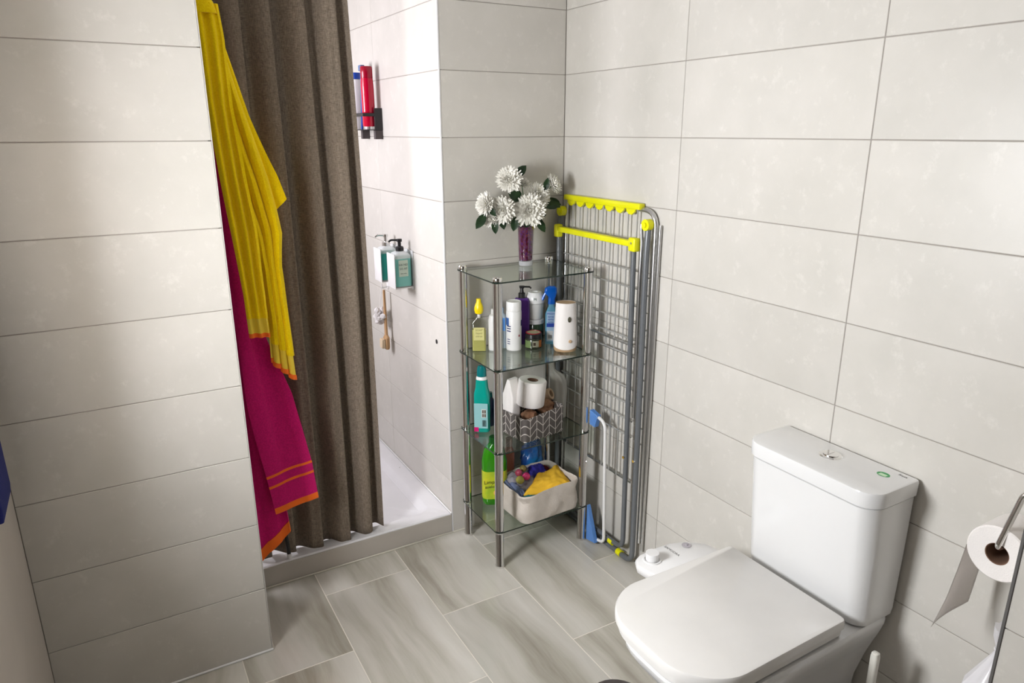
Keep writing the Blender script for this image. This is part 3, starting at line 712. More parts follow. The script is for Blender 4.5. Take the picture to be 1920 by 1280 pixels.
for a, b, wd in (((-0.285, Y_, 1.436), (-0.238, Y_-0.01, 1.482), 0.016), ((-0.405, Y_, 1.315), (-0.447, Y_-.01, 1.268), 0.016), ((-0.37, Y_, 1.290), (-0.374, Y_-.02, 1.245), 0.013),
                 ((-0.165, Y_, 1.33), (-0.085, Y_-.02, 1.335), 0.016), ((-0.13, Y_, 1.36), (-0.075, Y_, 1.318), 0.014), ((-0.20, Y_-.01, 1.295), (-0.165, Y_-.03, 1.235), 0.015),
                 ((-0.32, Y_-.02, 1.385), (-0.268, Y_-.03, 1.362), 0.020), ((-0.155, Y_, 1.385), (-0.150, Y_-.02, 1.432), 0.012), ((-0.29, Y_-.02, 1.30), (-0.305, Y_-.03, 1.25), 0.015),
                 ((-0.21, Y_, 1.305), (-0.135, Y_, 1.297), 0.013), ((-0.34, Y_, 1.295), (-0.345, Y_-.03, 1.262), 0.014), ((-0.27, Y_-0.02, 1.365), (-0.295, Y_-0.02, 1.395), 0.014), ((-0.40, Y_-.01, 1.34), (-0.385, Y_-.04, 1.312), 0.011),
                 ((-0.23, Y_-0.01, 1.29), (-0.255, Y_-0.035, 1.262), 0.014)):
    leaf(a, b, wd)

# ---- second tier
z2 = TOP[1]; RZ = -0.52
o = thing('soap_bottle', 'clear bottle of pale yellow liquid soap with a bright yellow cap', 'bottle', (-0.428, -0.080, z2), RZ)
M_YLIQ = milky_mat('pale_yellow_liquid', (0.62, 0.60, 0.20), 0.25, 0.1)
rr_lofto('liquid', [(0.002, -0.026, 0.026, -0.013, 0.013, 0.008), (0.085, -0.026, 0.026, -0.013, 0.013, 0.008)], M_YLIQ, o)
rr_lofto('bottle_shell', [(0, -0.028, 0.028, -0.015, 0.015, 0.008), (0.115, -0.028, 0.028, -0.015, 0.015, 0.008), (0.130, -0.012, 0.012, -0.010, 0.010, 0.007), (0.137, -0.010, 0.010, -0.010, 0.010, 0.007)], glass_mat('clear_bottle_plastic', (0.93, 0.93, 0.88)), o)
bm = bmesh.new(); box(bm, -0.020, 0.020, -0.0162, -0.0156, 0.045, 0.095, 0.0002, 1); link('paper_label', bm, mat('pale_yellow_label', (0.66, 0.62, 0.25), 0.6), o)
for k, (ln, zz) in enumerate((('SOAP', 0.085), ('liquid', 0.073), ('citrus', 0.061))): text(ln, 0.011, (0, -0.0164, zz), (1, 0, 0), (0, 0, 1), mat('olive_print', (0.22, 0.20, 0.05), 0.7), o)
latheo('neck', [(0.0062, 0.130), (0.0062, 0.143)], M_WHITEP, o, 14)
latheo('cap', [(0, 0.1435), (0.008, 0.1435), (0.0145, 0.148), (0.0175, 0.158), (0.0170, 0.170), (0.0135, 0.182), (0.0095, 0.190), (0.0085, 0.203), (0, 0.205)], mat('bright_yellow_cap', (0.90, 0.68, 0.0), 0.3), o, 20)
o = thing('lotion_bottle', 'plain white bottle half hidden behind the front chrome post', 'bottle', (-0.372, -0.095, z2))
latheo('body', [(0, 0), (0.021, 0), (0.023, 0.004), (0.023, 0.115), (0.018, 0.135), (0.010, 0.14)], M_WHITEP, o)
latheo('cap', [(0.011, 0.141), (0.0115, 0.141), (0.0105, 0.160), (0, 0.161)], M_WHITEP, o, 16)
o = thing('micellar_bottle', 'clear bottle with blue label left of the white spray can', 'bottle', (-0.334, -0.082, z2), RZ)
rr_lofto('body', [(0, -0.022, 0.022, -0.014, 0.014, 0.01), (0.125, -0.022, 0.022, -0.014, 0.014, 0.01), (0.14, -0.010, 0.010, -0.010, 0.010, 0.008)], milky_mat('clear_bluish_plastic', (0.55, 0.66, 0.75), 0.5), o)
bm = bmesh.new(); box(bm, -0.018, 0.016, -0.0152, -0.0146, 0.07, 0.12, 0.0002, 1); link('paper_label', bm, mat('sky_blue_label', (0.08, 0.25, 0.60), 0.5), o)
latheo('cap', [(0, 0.14), (0.0105, 0.14), (0.0105, 0.157), (0, 0.158)], mat('pale_blue_cap', (0.45, 0.60, 0.78), 0.35), o, 16)
o = thing('spray_can', 'tall white spray can with a flat white cap and dark side print', 'can', (-0.304, -0.128, z2))
latheo('body', [(0, 0), (0.028, 0), (0.0295, 0.003), (0.0295, 0.150), (0.028, 0.153)], M_WHITEP, o, 32)
latheo('cap', [(0.028, 0.1535), (0.0285, 0.1535), (0.0285, 0.186), (0.0265, 0.189), (0.024, 0.187), (0, 0.187)], mat('white_can_cap', (0.85, 0.84, 0.83), 0.35), o, 32)
def on_cyl(parent, cx, cy, r, ang, w_, z0, z1, m, name, n=8):
    """curved printed patch on a round body"""
    bm = bmesh.new(); A = [ang-w_/2+w_*i/n for i in range(n+1)]
    v0 = [bm.verts.new((cx+r*math.cos(a), cy+r*math.sin(a), z0)) for a in A]; v1 = [bm.verts.new((cx+r*math.cos(a), cy+r*math.sin(a), z1)) for a in A]
    for i in range(n): bm.faces.new((v0[i], v0[i+1], v1[i+1], v1[i]))
    bmesh.ops.solidify(bm, geom=bm.faces[:], thickness=0.0003)
    return link(name, bm, m, parent)
VA = math.atan2(-2.25, -1.32)     # direction from the rack to the viewpoint, seen from above
dk = mat('dark_blue_print', (0.03, 0.05, 0.22), 0.5)
on_cyl(o, 0, 0, 0.0299, VA-1.05, 0.75, 0.098, 0.128, mat('blue_print', (0.10, 0.25, 0.65), 0.5), 'printed_patch')
for zz in (0.097, 0.088, 0.078): on_cyl(o, 0, 0, 0.0299, VA-0.72, 0.65, zz-0.003, zz+0.0012, dk, 'printed_line')
for zz in (0.045, 0.036, 0.028): on_cyl(o, 0, 0, 0.0299, VA-0.72, 0.45, zz-0.0018, zz+0.0012, dk, 'printed_line')
on_cyl(o, 0, 0, 0.0299, VA+0.75, 0.20, 0.055, 0.063, mat('red_print', (0.45, 0.0, 0.03), 0.5), 'printed_dot')
on_cyl(o, 0, 0, 0.0299, VA+1.25, 0.30, 0.095, 0.118, dk, 'printed_patch')
o = thing('pump_bottle', 'purple square bottle with a black pump behind the white spray can', 'bottle', (-0.240, -0.080, z2), RZ)
M_PUR = mat('purple_plastic', (0.09, 0.025, 0.22), 0.3)
rr_lofto('body', [(0, -0.030, 0.030, -0.016, 0.016, 0.007), (0.172, -0.030, 0.030, -0.016, 0.016, 0.007), (0.184, -0.024, 0.024, -0.012, 0.012, 0.008)], M_PUR, o)
latheo('collar', [(0.0125, 0.1845), (0.0135, 0.1845), (0.0135, 0.203), (0.008, 0.206), (0.006, 0.222), (0, 0.222)], M_BLACKP, o, 16)
bm = bmesh.new(); rr_loft(bm, [(0.222, -0.009, 0.009, -0.007, 0.007, 0.005), (0.231, -0.010, 0.010, -0.008, 0.008, 0.005)], 4); tube(bm, [(0.0, 0, 0.228), (0.030, 0, 0.227), (0.036, 0, 0.221)], 0.0035, 8); link('pump_head', bm, M_BLACKP, o)
o = thing('cosmetic_jar', 'dark green jar with a pale grey lid under the white domed jar', 'jar', (-0.183, -0.084, z2))
latheo('body', [(0, 0), (0.033, 0), (0.036, 0.004), (0.036, 0.075), (0.034, 0.078)], mat('dark_green_plastic', (0.018, 0.035, 0.018), 0.15), o)
latheo('lid', [(0.034, 0.0785), (0.0365, 0.079), (0.0365, 0.093), (0.034, 0.096), (0, 0.096)], mat('pale_grey_lid', (0.48, 0.47, 0.48), 0.3), o)
o = thing('domed_jar', 'white round jar with a domed lid standing on the dark green jar', 'jar', (-0.183, -0.084, z2+0.0963))
latheo('body', [(0, 0), (0.028, 0), (0.031, 0.004), (0.035, 0.062), (0.034, 0.063)], mat('off_white_plastic', (0.62, 0.61, 0.60), 0.35), o)
latheo('lid', [(0.034, 0.0635), (0.0375, 0.065), (0.038, 0.072), (0.035, 0.094), (0.026, 0.106), (0.013, 0.107), (0.010, 0.103), (0, 0.103)], mat('white_lid_plastic', (0.76, 0.75, 0.75), 0.3), o)
text('M', 0.014, Vector((math.cos(VA), math.sin(VA), 0))*0.0375+Vector((0, 0, 0.083)), (0.86, -0.5, 0), (-0.15*math.cos(VA), -0.15*math.sin(VA), 1), mat('dark_print'), o)
o = thing('cream_jar', 'low jar of cream with a green and white label and red-rimmed black lid', 'jar', (-0.228, -0.148, z2))
latheo('body', [(0, 0), (0.030, 0), (0.034, 0.005), (0.034, 0.035), (0.031, 0.040)], mat('dark_jar', (0.03, 0.035, 0.02), 0.2), o)
latheo('lid', [(0.031, 0.0405), (0.0325, 0.041), (0.0325, 0.057), (0.030, 0.059), (0.022, 0.059)], M_BLACKP, o)
latheo('lid_rim', [(0.0295, 0.0592), (0.030, 0.061), (0.027, 0.062), (0.0265, 0.060)], mat('red_rim', (0.35, 0.01, 0.02), 0.35), o)
latheo('lid_sticker', [(0.0262, 0.0592), (0.0262, 0.0605), (0, 0.0605)], mat('pale_olive_sticker', (0.45, 0.42, 0.25), 0.4), o)
on_cyl(o, 0, 0, 0.0343, VA-0.75, 0.85, 0.006, 0.034, mat('pale_green_band', (0.30, 0.42, 0.16), 0.5), 'paper_label')
on_cyl(o, 0, 0, 0.0343, VA+0.25, 0.75, 0.010, 0.034, mat('cream_band', (0.62, 0.60, 0.45), 0.5), 'paper_label')
on_cyl(o, 0, 0, 0.0346, VA+0.10, 0.28, 0.016, 0.028, mat('brown_print', (0.10, 0.06, 0.04), 0.5), 'printed_patch')
on_cyl(o, 0, 0, 0.0346, VA+0.85, 0.45, 0.008, 0.036, mat('orange_print', (0.65, 0.20, 0.04), 0.5), 'printed_patch')
o = thing('trigger_spray_bottle', 'slim pale blue spray bottle with a bright blue trigger head', 'bottle', (-0.138, -0.135, z2), RZ)
rr_lofto('body', [(0, -0.024, 0.024, -0.016, 0.016, 0.012), (0.120, -0.024, 0.024, -0.016, 0.016, 0.012), (0.150, -0.012, 0.012, -0.011, 0.011, 0.009), (0.160, -0.012, 0.012, -0.012, 0.012, 0.009)], milky_mat('clear_sky_blue_plastic', (0.18, 0.50, 0.72), 0.35, 0.1), o)
bm = bmesh.new(); box(bm, -0.019, 0.013, -0.0172, -0.0166, 0.012, 0.132, 0.0002, 1); link('paper_label', bm, mat('pale_blue_label', (0.42, 0.60, 0.80), 0.5), o)
bm = bmesh.new(); box(bm, -0.019, 0.013, -0.0177, -0.0173, 0.070, 0.085, 0.0001, 1); link('label_band', bm, mat('royal_blue_print', (0.02, 0.07, 0.45), 0.5), o)
bm = bmesh.new(); box(bm, -0.017, 0.006, -0.0177, -0.0173, 0.018, 0.055, 0.0001, 1); link('label_panel', bm, mat('white_label', (0.75, 0.77, 0.80), 0.5), o)
for k in range(4): text('FRESH' if k == 0 else 'spray', 0.011, (-0.003, -0.0177, 0.123-k*0.011), (1, 0, 0), (0, 0, 1), mat('royal_blue_print'), o)
for k in range(5): boxo('barcode_bar', (-0.012+k*0.0032, -0.0105+k*0.0032, -0.0182, -0.0178, 0.024, 0.038), M_BLACKP, o, 0, 1)
bm = bmesh.new()
rr_loft(bm, [(0.160, -0.014, 0.014, -0.013, 0.013, 0.009), (0.178, -0.013, 0.013, -0.012, 0.012, 0.009), (0.186, -0.012, 0.016, -0.010, 0.010, 0.008), (0.205, -0.028, 0.020, -0.011, 0.011, 0.008), (0.222, -0.026, 0.020, -0.010, 0.010, 0.008), (0.229, -0.012, 0.012, -0.007, 0.007, 0.006)], 5)
link('spray_head', bm, mat('bright_blue_plastic', (0.0, 0.12, 0.62), 0.25), o)
bm = bmesh.new(); tube(bm, smooth_path([(-0.022, 0, 0.205), (-0.030, 0, 0.190), (-0.036, 0, 0.175)], 0.01), [0.005]*9, 8); link('trigger', bm, mat('bright_blue_plastic'), o)
o = thing('fragrance_diffuser', 'white air freshener with wood-look top and a small spray opening', 'air freshener', (-0.143, -0.240, z2), RZ)
W_ = mat('pale_wood_print', (0.50, 0.34, 0.20), 0.5, mottle=(20, (0.42, 0.27, 0.15), (1, 4, 1)))
bm = bmesh.new(); n_ = 36
def ell(z, a, b_, dz=0): return [(a*math.cos(2*PI*i/n_), b_*math.sin(2*PI*i/n_), z+dz*(-math.sin(2*PI*i/n_))) for i in range(n_)]
loft(bm, [ell(0.024, 0.045, 0.036, -0.014), ell(0.034, 0.046, 0.037, -0.008), ell(0.08, 0.0435, 0.035), ell(0.183, 0.038, 0.031), ell(0.188, 0.0375, 0.0305)], cap1=False)
link('shell', bm, mat('white_matt_plastic', (0.84, 0.80, 0.77), 0.4), o)
bm = bmesh.new(); loft(bm, [ell(0, 0.040, 0.032), ell(0.004, 0.0435, 0.035), ell(0.0235, 0.0452, 0.0362, -0.014)]); link('wooden_base', bm, W_, o)
bm = bmesh.new(); loft(bm, [ell(0.1845, 0.0370, 0.030), ell(0.1875, 0.0370, 0.030)]); link('wooden_top', bm, W_, o)
bm = bmesh.new(); lathe(bm, [(0, 0.0015), (0.0055, 0.0015), (0.007, 0.0)], 18); bmesh.ops.scale(bm, vec=(0.9, 1.55, 1), verts=bm.verts); bm.transform(Matrix.Translation((0.012, -0.0335, 0.128)) @ Matrix.Rotation(PI/2, 4, 'X')); link('spray_opening', bm, mat('dark_olive_recess', (0.06, 0.055, 0.03), 0.6), o)
bm = bmesh.new(); lathe(bm, [(0, 0.0025), (0.0045, 0.0025), (0.0065, 0.0008), (0.0065, 0.0)], 18); bm.transform(Matrix.Translation((0.016, -0.0345, 0.044)) @ Matrix.Rotation(PI/2, 4, 'X')); link('push_button', bm, W_, o)

# ---- third tier
z3 = TOP[2]
o = thing('detergent_bottle', 'teal bottle with a white collar and dark teal cap beside the left posts', 'bottle', (-0.437, -0.112, z3), RZ-0.1)
M_TL = mat('teal_plastic', (0.0, 0.34, 0.28), 0.15)
rr_lofto('body', [(0, -0.028, 0.028, -0.016, 0.016, 0.014), (0.005, -0.031, 0.031, -0.019, 0.019, 0.016), (0.155, -0.031, 0.031, -0.019, 0.019, 0.016), (0.177, -0.025, 0.025, -0.017, 0.017, 0.015), (0.212, -0.022, 0.022, -0.016, 0.016, 0.014)], M_TL, o)
latheo('collar', [(0.021, 0.2125), (0.022, 0.213), (0.021, 0.222), (0.018, 0.225)], M_WHITEP, o, sy=0.8)
latheo('cap', [(0.0165, 0.2255), (0.0185, 0.226), (0.018, 0.252), (0.014, 0.266), (0, 0.268)], mat('dark_teal_cap', (0.0, 0.17, 0.18), 0.2), o, sy=0.8)
bm = bmesh.new(); box(bm, -0.029, 0.024, -0.0202, -0.0196, 0.018, 0.120, 0.0002, 1); link('paper_label', bm, mat('pale_aqua_label', (0.30, 0.58, 0.60), 0.4), o)
bm = bmesh.new(); box(bm, 0.000, 0.018, -0.0207, -0.0203, 0.062, 0.098, 0.0001, 1); link('label_panel', bm, mat('pale_pictogram_panel', (0.65, 0.72, 0.68), 0.5), o)
for a in (0.003, 0.011):
    for b_ in (0.065, 0.081): boxo('pictogram', (a, a+0.0055, -0.0212, -0.0208, b_, b_+0.013), mat('brown_print'), o, 0, 1)
bm = bmesh.new(); box(bm, -0.029, -0.012, -0.0207, -0.0203, 0.004, 0.022, 0.0001, 1); link('label_corner', bm, mat('pink_print', (0.65, 0.0, 0.16), 0.4), o)
for k in range(6): boxo('barcode_bar', (0.003+k*0.0026, 0.0045+k*0.0026, -0.0212, -0.0208, 0.026, 0.052), M_BLACKP, o, 0, 1)
o = thing('small_bottle', 'small navy bottle behind the teal detergent bottle', 'bottle', (-0.385, -0.075, z3))
latheo('body', [(0, 0), (0.019, 0), (0.021, 0.004), (0.021, 0.10), (0.012, 0.118)], mat('navy_plastic', (0.01, 0.03, 0.10), 0.3), o)
latheo('cap', [(0.011, 0.1185), (0.0125, 0.119), (0.0115, 0.138), (0, 0.139)], mat('dark_teal_cap'), o, 16)

bk = thing('chevron_basket', 'dark grey fabric basket with a white chevron pattern on the third shelf', 'basket', (-0.272, -0.207, z3), 0.13)
bm = bmesh.new(); o1 = (-0.098, 0.098, -0.083, 0.083)
rr_loft(bm, [(0, o1[0]+0.003, o1[1]-0.003, o1[2]+0.003, o1[3]-0.003, 0.012), (0.004, *o1, 0.014), (0.100, *o1, 0.014), (0.102, o1[0]+0.002, o1[1]-0.002, o1[2]+0.002, o1[3]-0.002, 0.013), (0.100, o1[0]+0.005, o1[1]-0.005, o1[2]+0.005, o1[3]-0.005, 0.012), (0.006, o1[0]+0.006, o1[1]-0.006, o1[2]+0.006, o1[3]-0.006, 0.012)], 5)
for v in bm.verts:
    if v.co.z > 0.05: v.co.z += 0.010*(v.co.x/0.1)+0.004*math.sin(v.co.x*40); 
link('basket_body', bm, M_CHEV, bk)
def roll(name, label, loc, rot, r=0.054, l=0.10, m=None, group=None):
    o = thing(name, label, 'toilet roll', loc, 0, group); o.rotation_euler = rot
    latheo('paper', [(0.021, 0.001), (r-0.003, 0), (r, 0.004), (r, l-0.004), (r-0.003, l), (0.021, l-0.001)], m or M_PAPER, o, 36)
    latheo('core', [(0.0195, 0.002), (0.021, 0.001), (0.021, l-0.001), (0.0195, l-0.002), (0.0195, 0.002)], M_CARD, o, 24)
    return o
roll('toilet_roll', 'white toilet roll leaning upright on top of the chevron basket', (-0.288, -0.222, z3+0.118), (0.04, 0.10, 0))
o = thing('paper_pack', 'crumpled white paper packet at the left inside the chevron basket', 'packet', (-0.345, -0.175, z3+0.03), 0.2)
bm = bmesh.new(); rr_loft(bm, [(0, -0.02, 0.02, -0.03, 0.03, 0.008), (0.06, -0.023, 0.022, -0.034, 0.03, 0.010), (0.12, -0.020, 0.026, -0.03, 0.032, 0.010), (0.185, -0.012, 0.030, -0.006, 0.010, 0.003)], 5)
for v in bm.verts: v.co += Vector((noise.noise(v.co*60), noise.noise(v.co*70+Vector((3, 0, 0))), 0))*0.004
link('wrapper', bm, M_PAPER, o)
def lump(name, label, cat, loc, rad, m, seed, parts=1, group=None, part='lump', amp=0.2, fr=30, sub=4):
    o = thing(name, label, cat, loc, 0, group)
    bm = bmesh.new(); bmesh.ops.create_icosphere(bm, subdivisions=sub, radius=1)
    for v in bm.verts:
        n = v.co.normalized(); k = 1+amp*noise.noise(n*2.2+Vector((seed, 0, 0)))+amp*0.5*noise.noise(n*6+Vector((0, seed, 0)))
        v.co = Vector((n.x*rad[0]*k, n.y*rad[1]*k, n.z*rad[2]*k+rad[2]))
    link(part, bm, m, o, auto=False); return o
M_SPONGE = mat('tan_sponge', (0.42, 0.24, 0.14), 0.9, bump=(90, 1.0, (1, 1, 1)), mottle=(40, (0.28, 0.13, 0.07), (1, 1, 1)))
lump('sea_sponge', 'tan sponge in the front left of the chevron basket', 'sponge', (-0.300, -0.235, z3+0.058), (0.030, 0.026, 0.022), M_SPONGE, 1, group='tan sponges in the chevron basket', part='sponge_body')
lump('sea_sponge', 'tan sponge at the right edge of the chevron basket under the plastic bag', 'sponge', (-0.205, -0.205, z3+0.055), (0.036, 0.028, 0.030), M_SPONGE, 5, group='tan sponges in the chevron basket', part='sponge_body')
o = thing('kraft_roll', 'beige hollow paper roll lying at the basket right corner', 'paper roll', (-0.190, -0.175, z3+0.118), 0.5); o.rotation_euler = (1.1, 0, 0.6)
latheo('paper', [(0.013, -0.03), (0.022, -0.03), (0.023, -0.028), (0.023, 0.028), (0.022, 0.03), (0.013, 0.03), (0.013, -0.03)], mat('beige_paper', (0.50, 0.34, 0.22), 0.85), o, 24)
# plastic bag of paper to the right of the basket
o = thing('plastic_bag', 'translucent grey plastic bag with a twisted neck right of the basket', 'bag', (-0.108, -0.150, z3), 0)
bm = bmesh.new()
rad = [(0.000, 0.026, 0, 0), (0.004, 0.032, 0, 0), (0.05, 0.033, 0.0, 0), (0.11, 0.034, 0.002, 0), (0.16, 0.035, -0.004, 0), (0.185, 0.030, -0.012, 0), (0.20, 0.020, -0.022, 0), (0.212, 0.010, -0.030, 0), (0.235, 0.012, -0.036, 0.0), (0.262, 0.008, -0.040, 0), (0.275, 0.011, -0.043, 0)]
loft(bm, [[(dx+r*math.cos(2*PI*i/40)*(1+0.10*math.sin(5*2*PI*i/40+z*60)), r*0.8*math.sin(2*PI*i/40)*(1+0.10*math.sin(7*2*PI*i/40)), z) for i in range(40)] for z, r, dx, _ in rad])
link('bag_film', bm, milky_mat('grey_plastic_film', (0.56, 0.54, 0.50), 0.12, 0.3), o)

# ---- bottom tier
z4 = TOP[3]
o = thing('floor_cleaner_jug', 'large green cleaner bottle with a yellow label behind the front post', 'bottle', (-0.388, -0.115, z4), RZ+0.1)
M_GR = mat('green_translucent_plastic', (0.022, 0.18, 0.004), 0.1, mottle=(4, (0.035, 0.27, 0.006), (1, 1, 0.3)))
rr_lofto('body', [(0, -0.042, 0.042, -0.027, 0.027, 0.02), (0.006, -0.048, 0.048, -0.032, 0.032, 0.024), (0.020, -0.050, 0.050, -0.034, 0.034, 0.026), (0.19, -0.050, 0.050, -0.034, 0.034, 0.026), (0.235, -0.040, 0.040, -0.028, 0.028, 0.022), (0.262, -0.018, 0.018, -0.018, 0.018, 0.016)], M_GR, o, 8)
latheo('cap', [(0.018, 0.262), (0.020, 0.263), (0.020, 0.285), (0.017, 0.288), (0, 0.288)], mat('green_cap', (0.02, 0.18, 0.02), 0.3), o)
rr_lofto('paper_label', [(0.030, -0.0505, 0.0505, -0.0346, 0.0346, 0.0262), (0.150, -0.0505, 0.0505, -0.0346, 0.0346, 0.0262)], mat('yellow_label', (0.62, 0.60, 0.02), 0.35, mottle=(18, (0.35, 0.50, 0.02), (1, 1, 1))), o, 8, cap0=False, cap1=False)
text('Limpia', 0.022, (-0.016, -0.0350, 0.105), (1, 0, 0.06), (0, 0, 1), M_BLACKP, o)
text('suelos', 0.018, (-0.018, -0.0350, 0.085), (1, 0, 0.06), (0, 0, 1), M_BLACKP, o)
bm = bmesh.new(); lathe(bm, [(0, 0.0006), (0.014, 0.0006), (0.0145, 0)], 20); bm.transform(Matrix.Translation((0.008, -0.0350, 0.058)) @ Matrix.Rotation(PI/2, 4, 'X')); link('lemon_print', bm, mat('pale_orange_print', (0.85, 0.50, 0.12), 0.4), o)

fb = thing('fabric_basket', 'cream canvas storage basket on the lowest glass shelf', 'basket', (-0.255, -0.226, z4), 0.05)
bm = bmesh.new()
def bsec(z, g, r): return [(x, y, z) for x, y in rr_outline(-0.133-g, 0.133+g, -0.108-g, 0.108+g, r, 7)]
loft(bm, [bsec(0, -0.006, 0.03), bsec(0.004, -0.001, 0.032), bsec(0.03, 0.002, 0.036), bsec(0.06, 0.001, 0.036), bsec(0.09, -0.002, 0.036), bsec(0.116, 0.001, 0.036), bsec(0.122, -0.002, 0.034), bsec(0.116, -0.006, 0.032), bsec(0.02, -0.008, 0.032)])
bmesh.ops.subdivide_edges(bm, edges=[e for e in bm.edges if abs(e.verts[0].co.z-e.verts[1].co.z) < 1e-5 and e.calc_length() > 0.05], cuts=10, use_grid_fill=False)
for v in bm.verts:
    n = Vector((v.co.x, v.co.y, 0)); n = n.normalized() if n.length > 0 else n
    if 0.01 < v.co.z: v.co += n*(0.009*noise.noise(Vector((v.co.x*18, v.co.y*18, v.co.z*42)))+0.004*noise.noise(Vector((v.co.x*55, v.co.y*55, v.co.z*15))))
    if v.co.z > 0.1: v.co.z += 0.006*math.sin(v.co.x*14+1)
link('canvas_body', bm, mat('cream_canvas', (0.62, 0.56, 0.50), 0.9, bump=(250, 0.6, (1, 1, 1)), mottle=(25, (0.56, 0.50, 0.44), (1, 1, 1))), fb)
def cloth_pile(name, label, cat, pts, m, z, seed, amp=0.012, th=0.004, part='folded_cloth', loops=2):
    """soft folded cloth: a grid over a quadrilateral, rumpled"""
    o = thing(name, label, cat, (0, 0, 0)); bm = bmesh.new(); n = 26
    A, B, C, D = [Vector(p) for p in pts]
    for lay in range(loops):
        G = []
        for j in range(n+1):
            row = []
            for i in range(n+1):
                s, t = i/n, j/n; p = A*(1-s)*(1-t)+B*s*(1-t)+C*s*t+D*(1-s)*t
                ed = min(s, 1-s, t, 1-t)
                h = amp*noise.noise(Vector((s*3.1, t*2.3, seed+lay*0.3)))+amp*0.5*noise.noise(Vector((s*8, t*7, seed)))
                row.append(bm.verts.new(p+Vector((0, 0, z+h+lay*th*1.6-0.014*max(0, 0.12-ed)/0.12))))
            G.append(row)
        F = []
        for a, b in zip(G, G[1:]):
            for i in range(n): F.append(bm.faces.new((a[i], a[i+1], b[i+1], b[i])))
        bmesh.ops.recalc_face_normals(bm, faces=F)
        bmesh.ops.solidify(bm, geom=F, thickness=th)
    link(part, bm, m, o, auto=False); return o
zt = z4+0.10
cloth_pile('yellow_cloth', 'folded golden-yellow cleaning cloth across the canvas basket', 'cloth', ((-0.360, -0.285, 0.000), (-0.140, -0.325, 0.010), (-0.128, -0.175, 0.030), (-0.245, -0.205, 0.024)), mat('golden_yellow_cloth', (0.86, 0.50, 0.03), 0.9), zt, 3, part='folded_cloth')
cloth_pile('blue_cloth', 'navy blue printed cloth in the middle of the canvas basket', 'cloth', ((-0.275, -0.235, 0), (-0.19, -0.215, 0.006), (-0.175, -0.135, 0.016), (-0.245, -0.120, 0.016)), mat('navy_printed_cloth', (0.012, 0.012, 0.16), 0.85, mottle=(45, (0.03, 0.02, 0.30), (1, 1, 1))), zt+0.010, 8)
cloth_pile('teal_cloth', 'dark teal cloth in the front corner of the canvas basket', 'cloth', ((-0.372, -0.300, 0), (-0.255, -0.312, 0), (-0.255, -0.26, 0), (-0.365, -0.235, 0)), mat('dark_teal_cloth', (0.02, 0.13, 0.13), 0.9), zt-0.012, 12)
cloth_pile('grey_cloth', 'slate blue cloth along the left side of the canvas basket', 'cloth', ((-0.378, -0.295, 0), (-0.335, -0.275, 0), (-0.315, -0.120, 0.0), (-0.372, -0.120, 0)), mat('slate_blue_cloth', (0.13, 0.16, 0.28), 0.9), zt-0.002, 15)
cloth_pile('red_cloth', 'dark red cloth edge at the back of the canvas basket', 'cloth', ((-0.235, -0.150, 0), (-0.150, -0.165, 0), (-0.145, -0.120, 0.004), (-0.235, -0.120, 0.004)), mat('dark_red_cloth', (0.16, 0.01, 0.02), 0.9), zt+0.004, 19)
pb = cloth_pile('clear_packet', 'crinkled clear plastic packet holding small toy balls in the basket', 'packet', ((-0.365, -0.255, 0), (-0.240, -0.250, 0.0), (-0.225, -0.125, 0.010), (-0.355, -0.115, 0.008)), milky_mat('crinkled_clear_film', (0.45, 0.42, 0.47), 0.5, 0.12), zt+0.012, 22, amp=0.018, th=0.0008, part='film', loops=1)
def ball(label, loc, r, m, band):
    o = thing('toy_ball', label, 'ball', loc, 0, 'toy balls in the canvas basket')
    bm = bmesh.new(); bmesh.ops.create_uvsphere(bm, u_segments=24, v_segments=16, radius=r); link('shell', bm, m, o)
    bm = bmesh.new(); tube(bm, [(r*math.cos(a*PI/14), r*math.sin(a*PI/14)*0.9, r*0.35*math.sin(a*PI/14)) for a in range(28)], 0.0009, 6, closed=True); link('seam_ring', bm, band, o)
ball('hot pink toy ball on the clear packet in the canvas basket', (-0.305, -0.225, zt+0.040), 0.0155, mat('hot_pink_plastic', (0.80, 0.05, 0.22), 0.12), mat('pink_print'))
ball('yellow-green toy ball beside the hot pink ball', (-0.338, -0.232, zt+0.036), 0.0165, mat('olive_yellow_plastic', (0.42, 0.38, 0.08), 0.12), mat('olive_print'))
ball('dull red toy ball behind the hot pink ball', (-0.315, -0.185, zt+0.040), 0.015, mat('dull_red_plastic', (0.33, 0.05, 0.09), 0.15), mat('red_rim'))
ball('olive toy ball furthest back in the canvas basket', (-0.283, -0.165, zt+0.042), 0.0145, mat('olive_brown_plastic', (0.20, 0.15, 0.04), 0.15), mat('olive_print'))
o = thing('pink_bottle', 'salmon pink bottle standing behind the canvas basket', 'bottle', (-0.293, -0.068, z4), RZ)
rr_lofto('body', [(0, -0.022, 0.022, -0.015, 0.015, 0.012), (0.18, -0.022, 0.022, -0.015, 0.015, 0.012), (0.205, -0.012, 0.012, -0.011, 0.011, 0.009)], mat('salmon_plastic', (0.45, 0.16, 0.11), 0.3), o)
latheo('cap', [(0.012, 0.2055), (0.014, 0.206), (0.014, 0.240), (0, 0.241)], mat('dusty_pink_cap', (0.42, 0.26, 0.24), 0.35), o)
lump('blue_bag', 'bundled blue plastic bag at the back of the lowest shelf', 'bag', (-0.185, -0.072, z4), (0.055, 0.024, 0.105), mat('blue_plastic_film', (0.01, 0.03, 0.22), 0.25, mottle=(12, (0.02, 0.20, 0.50), (1, 1, 1))), 33, part='bag_film', amp=0.28)

# ------------------------------------------------------------------ folded drying rack on the right wall
dr = thing('clothes_drying_rack', 'folded clothes drying rack with lime yellow bars leaning on the right wall', 'drying rack', (0, 0, 0))
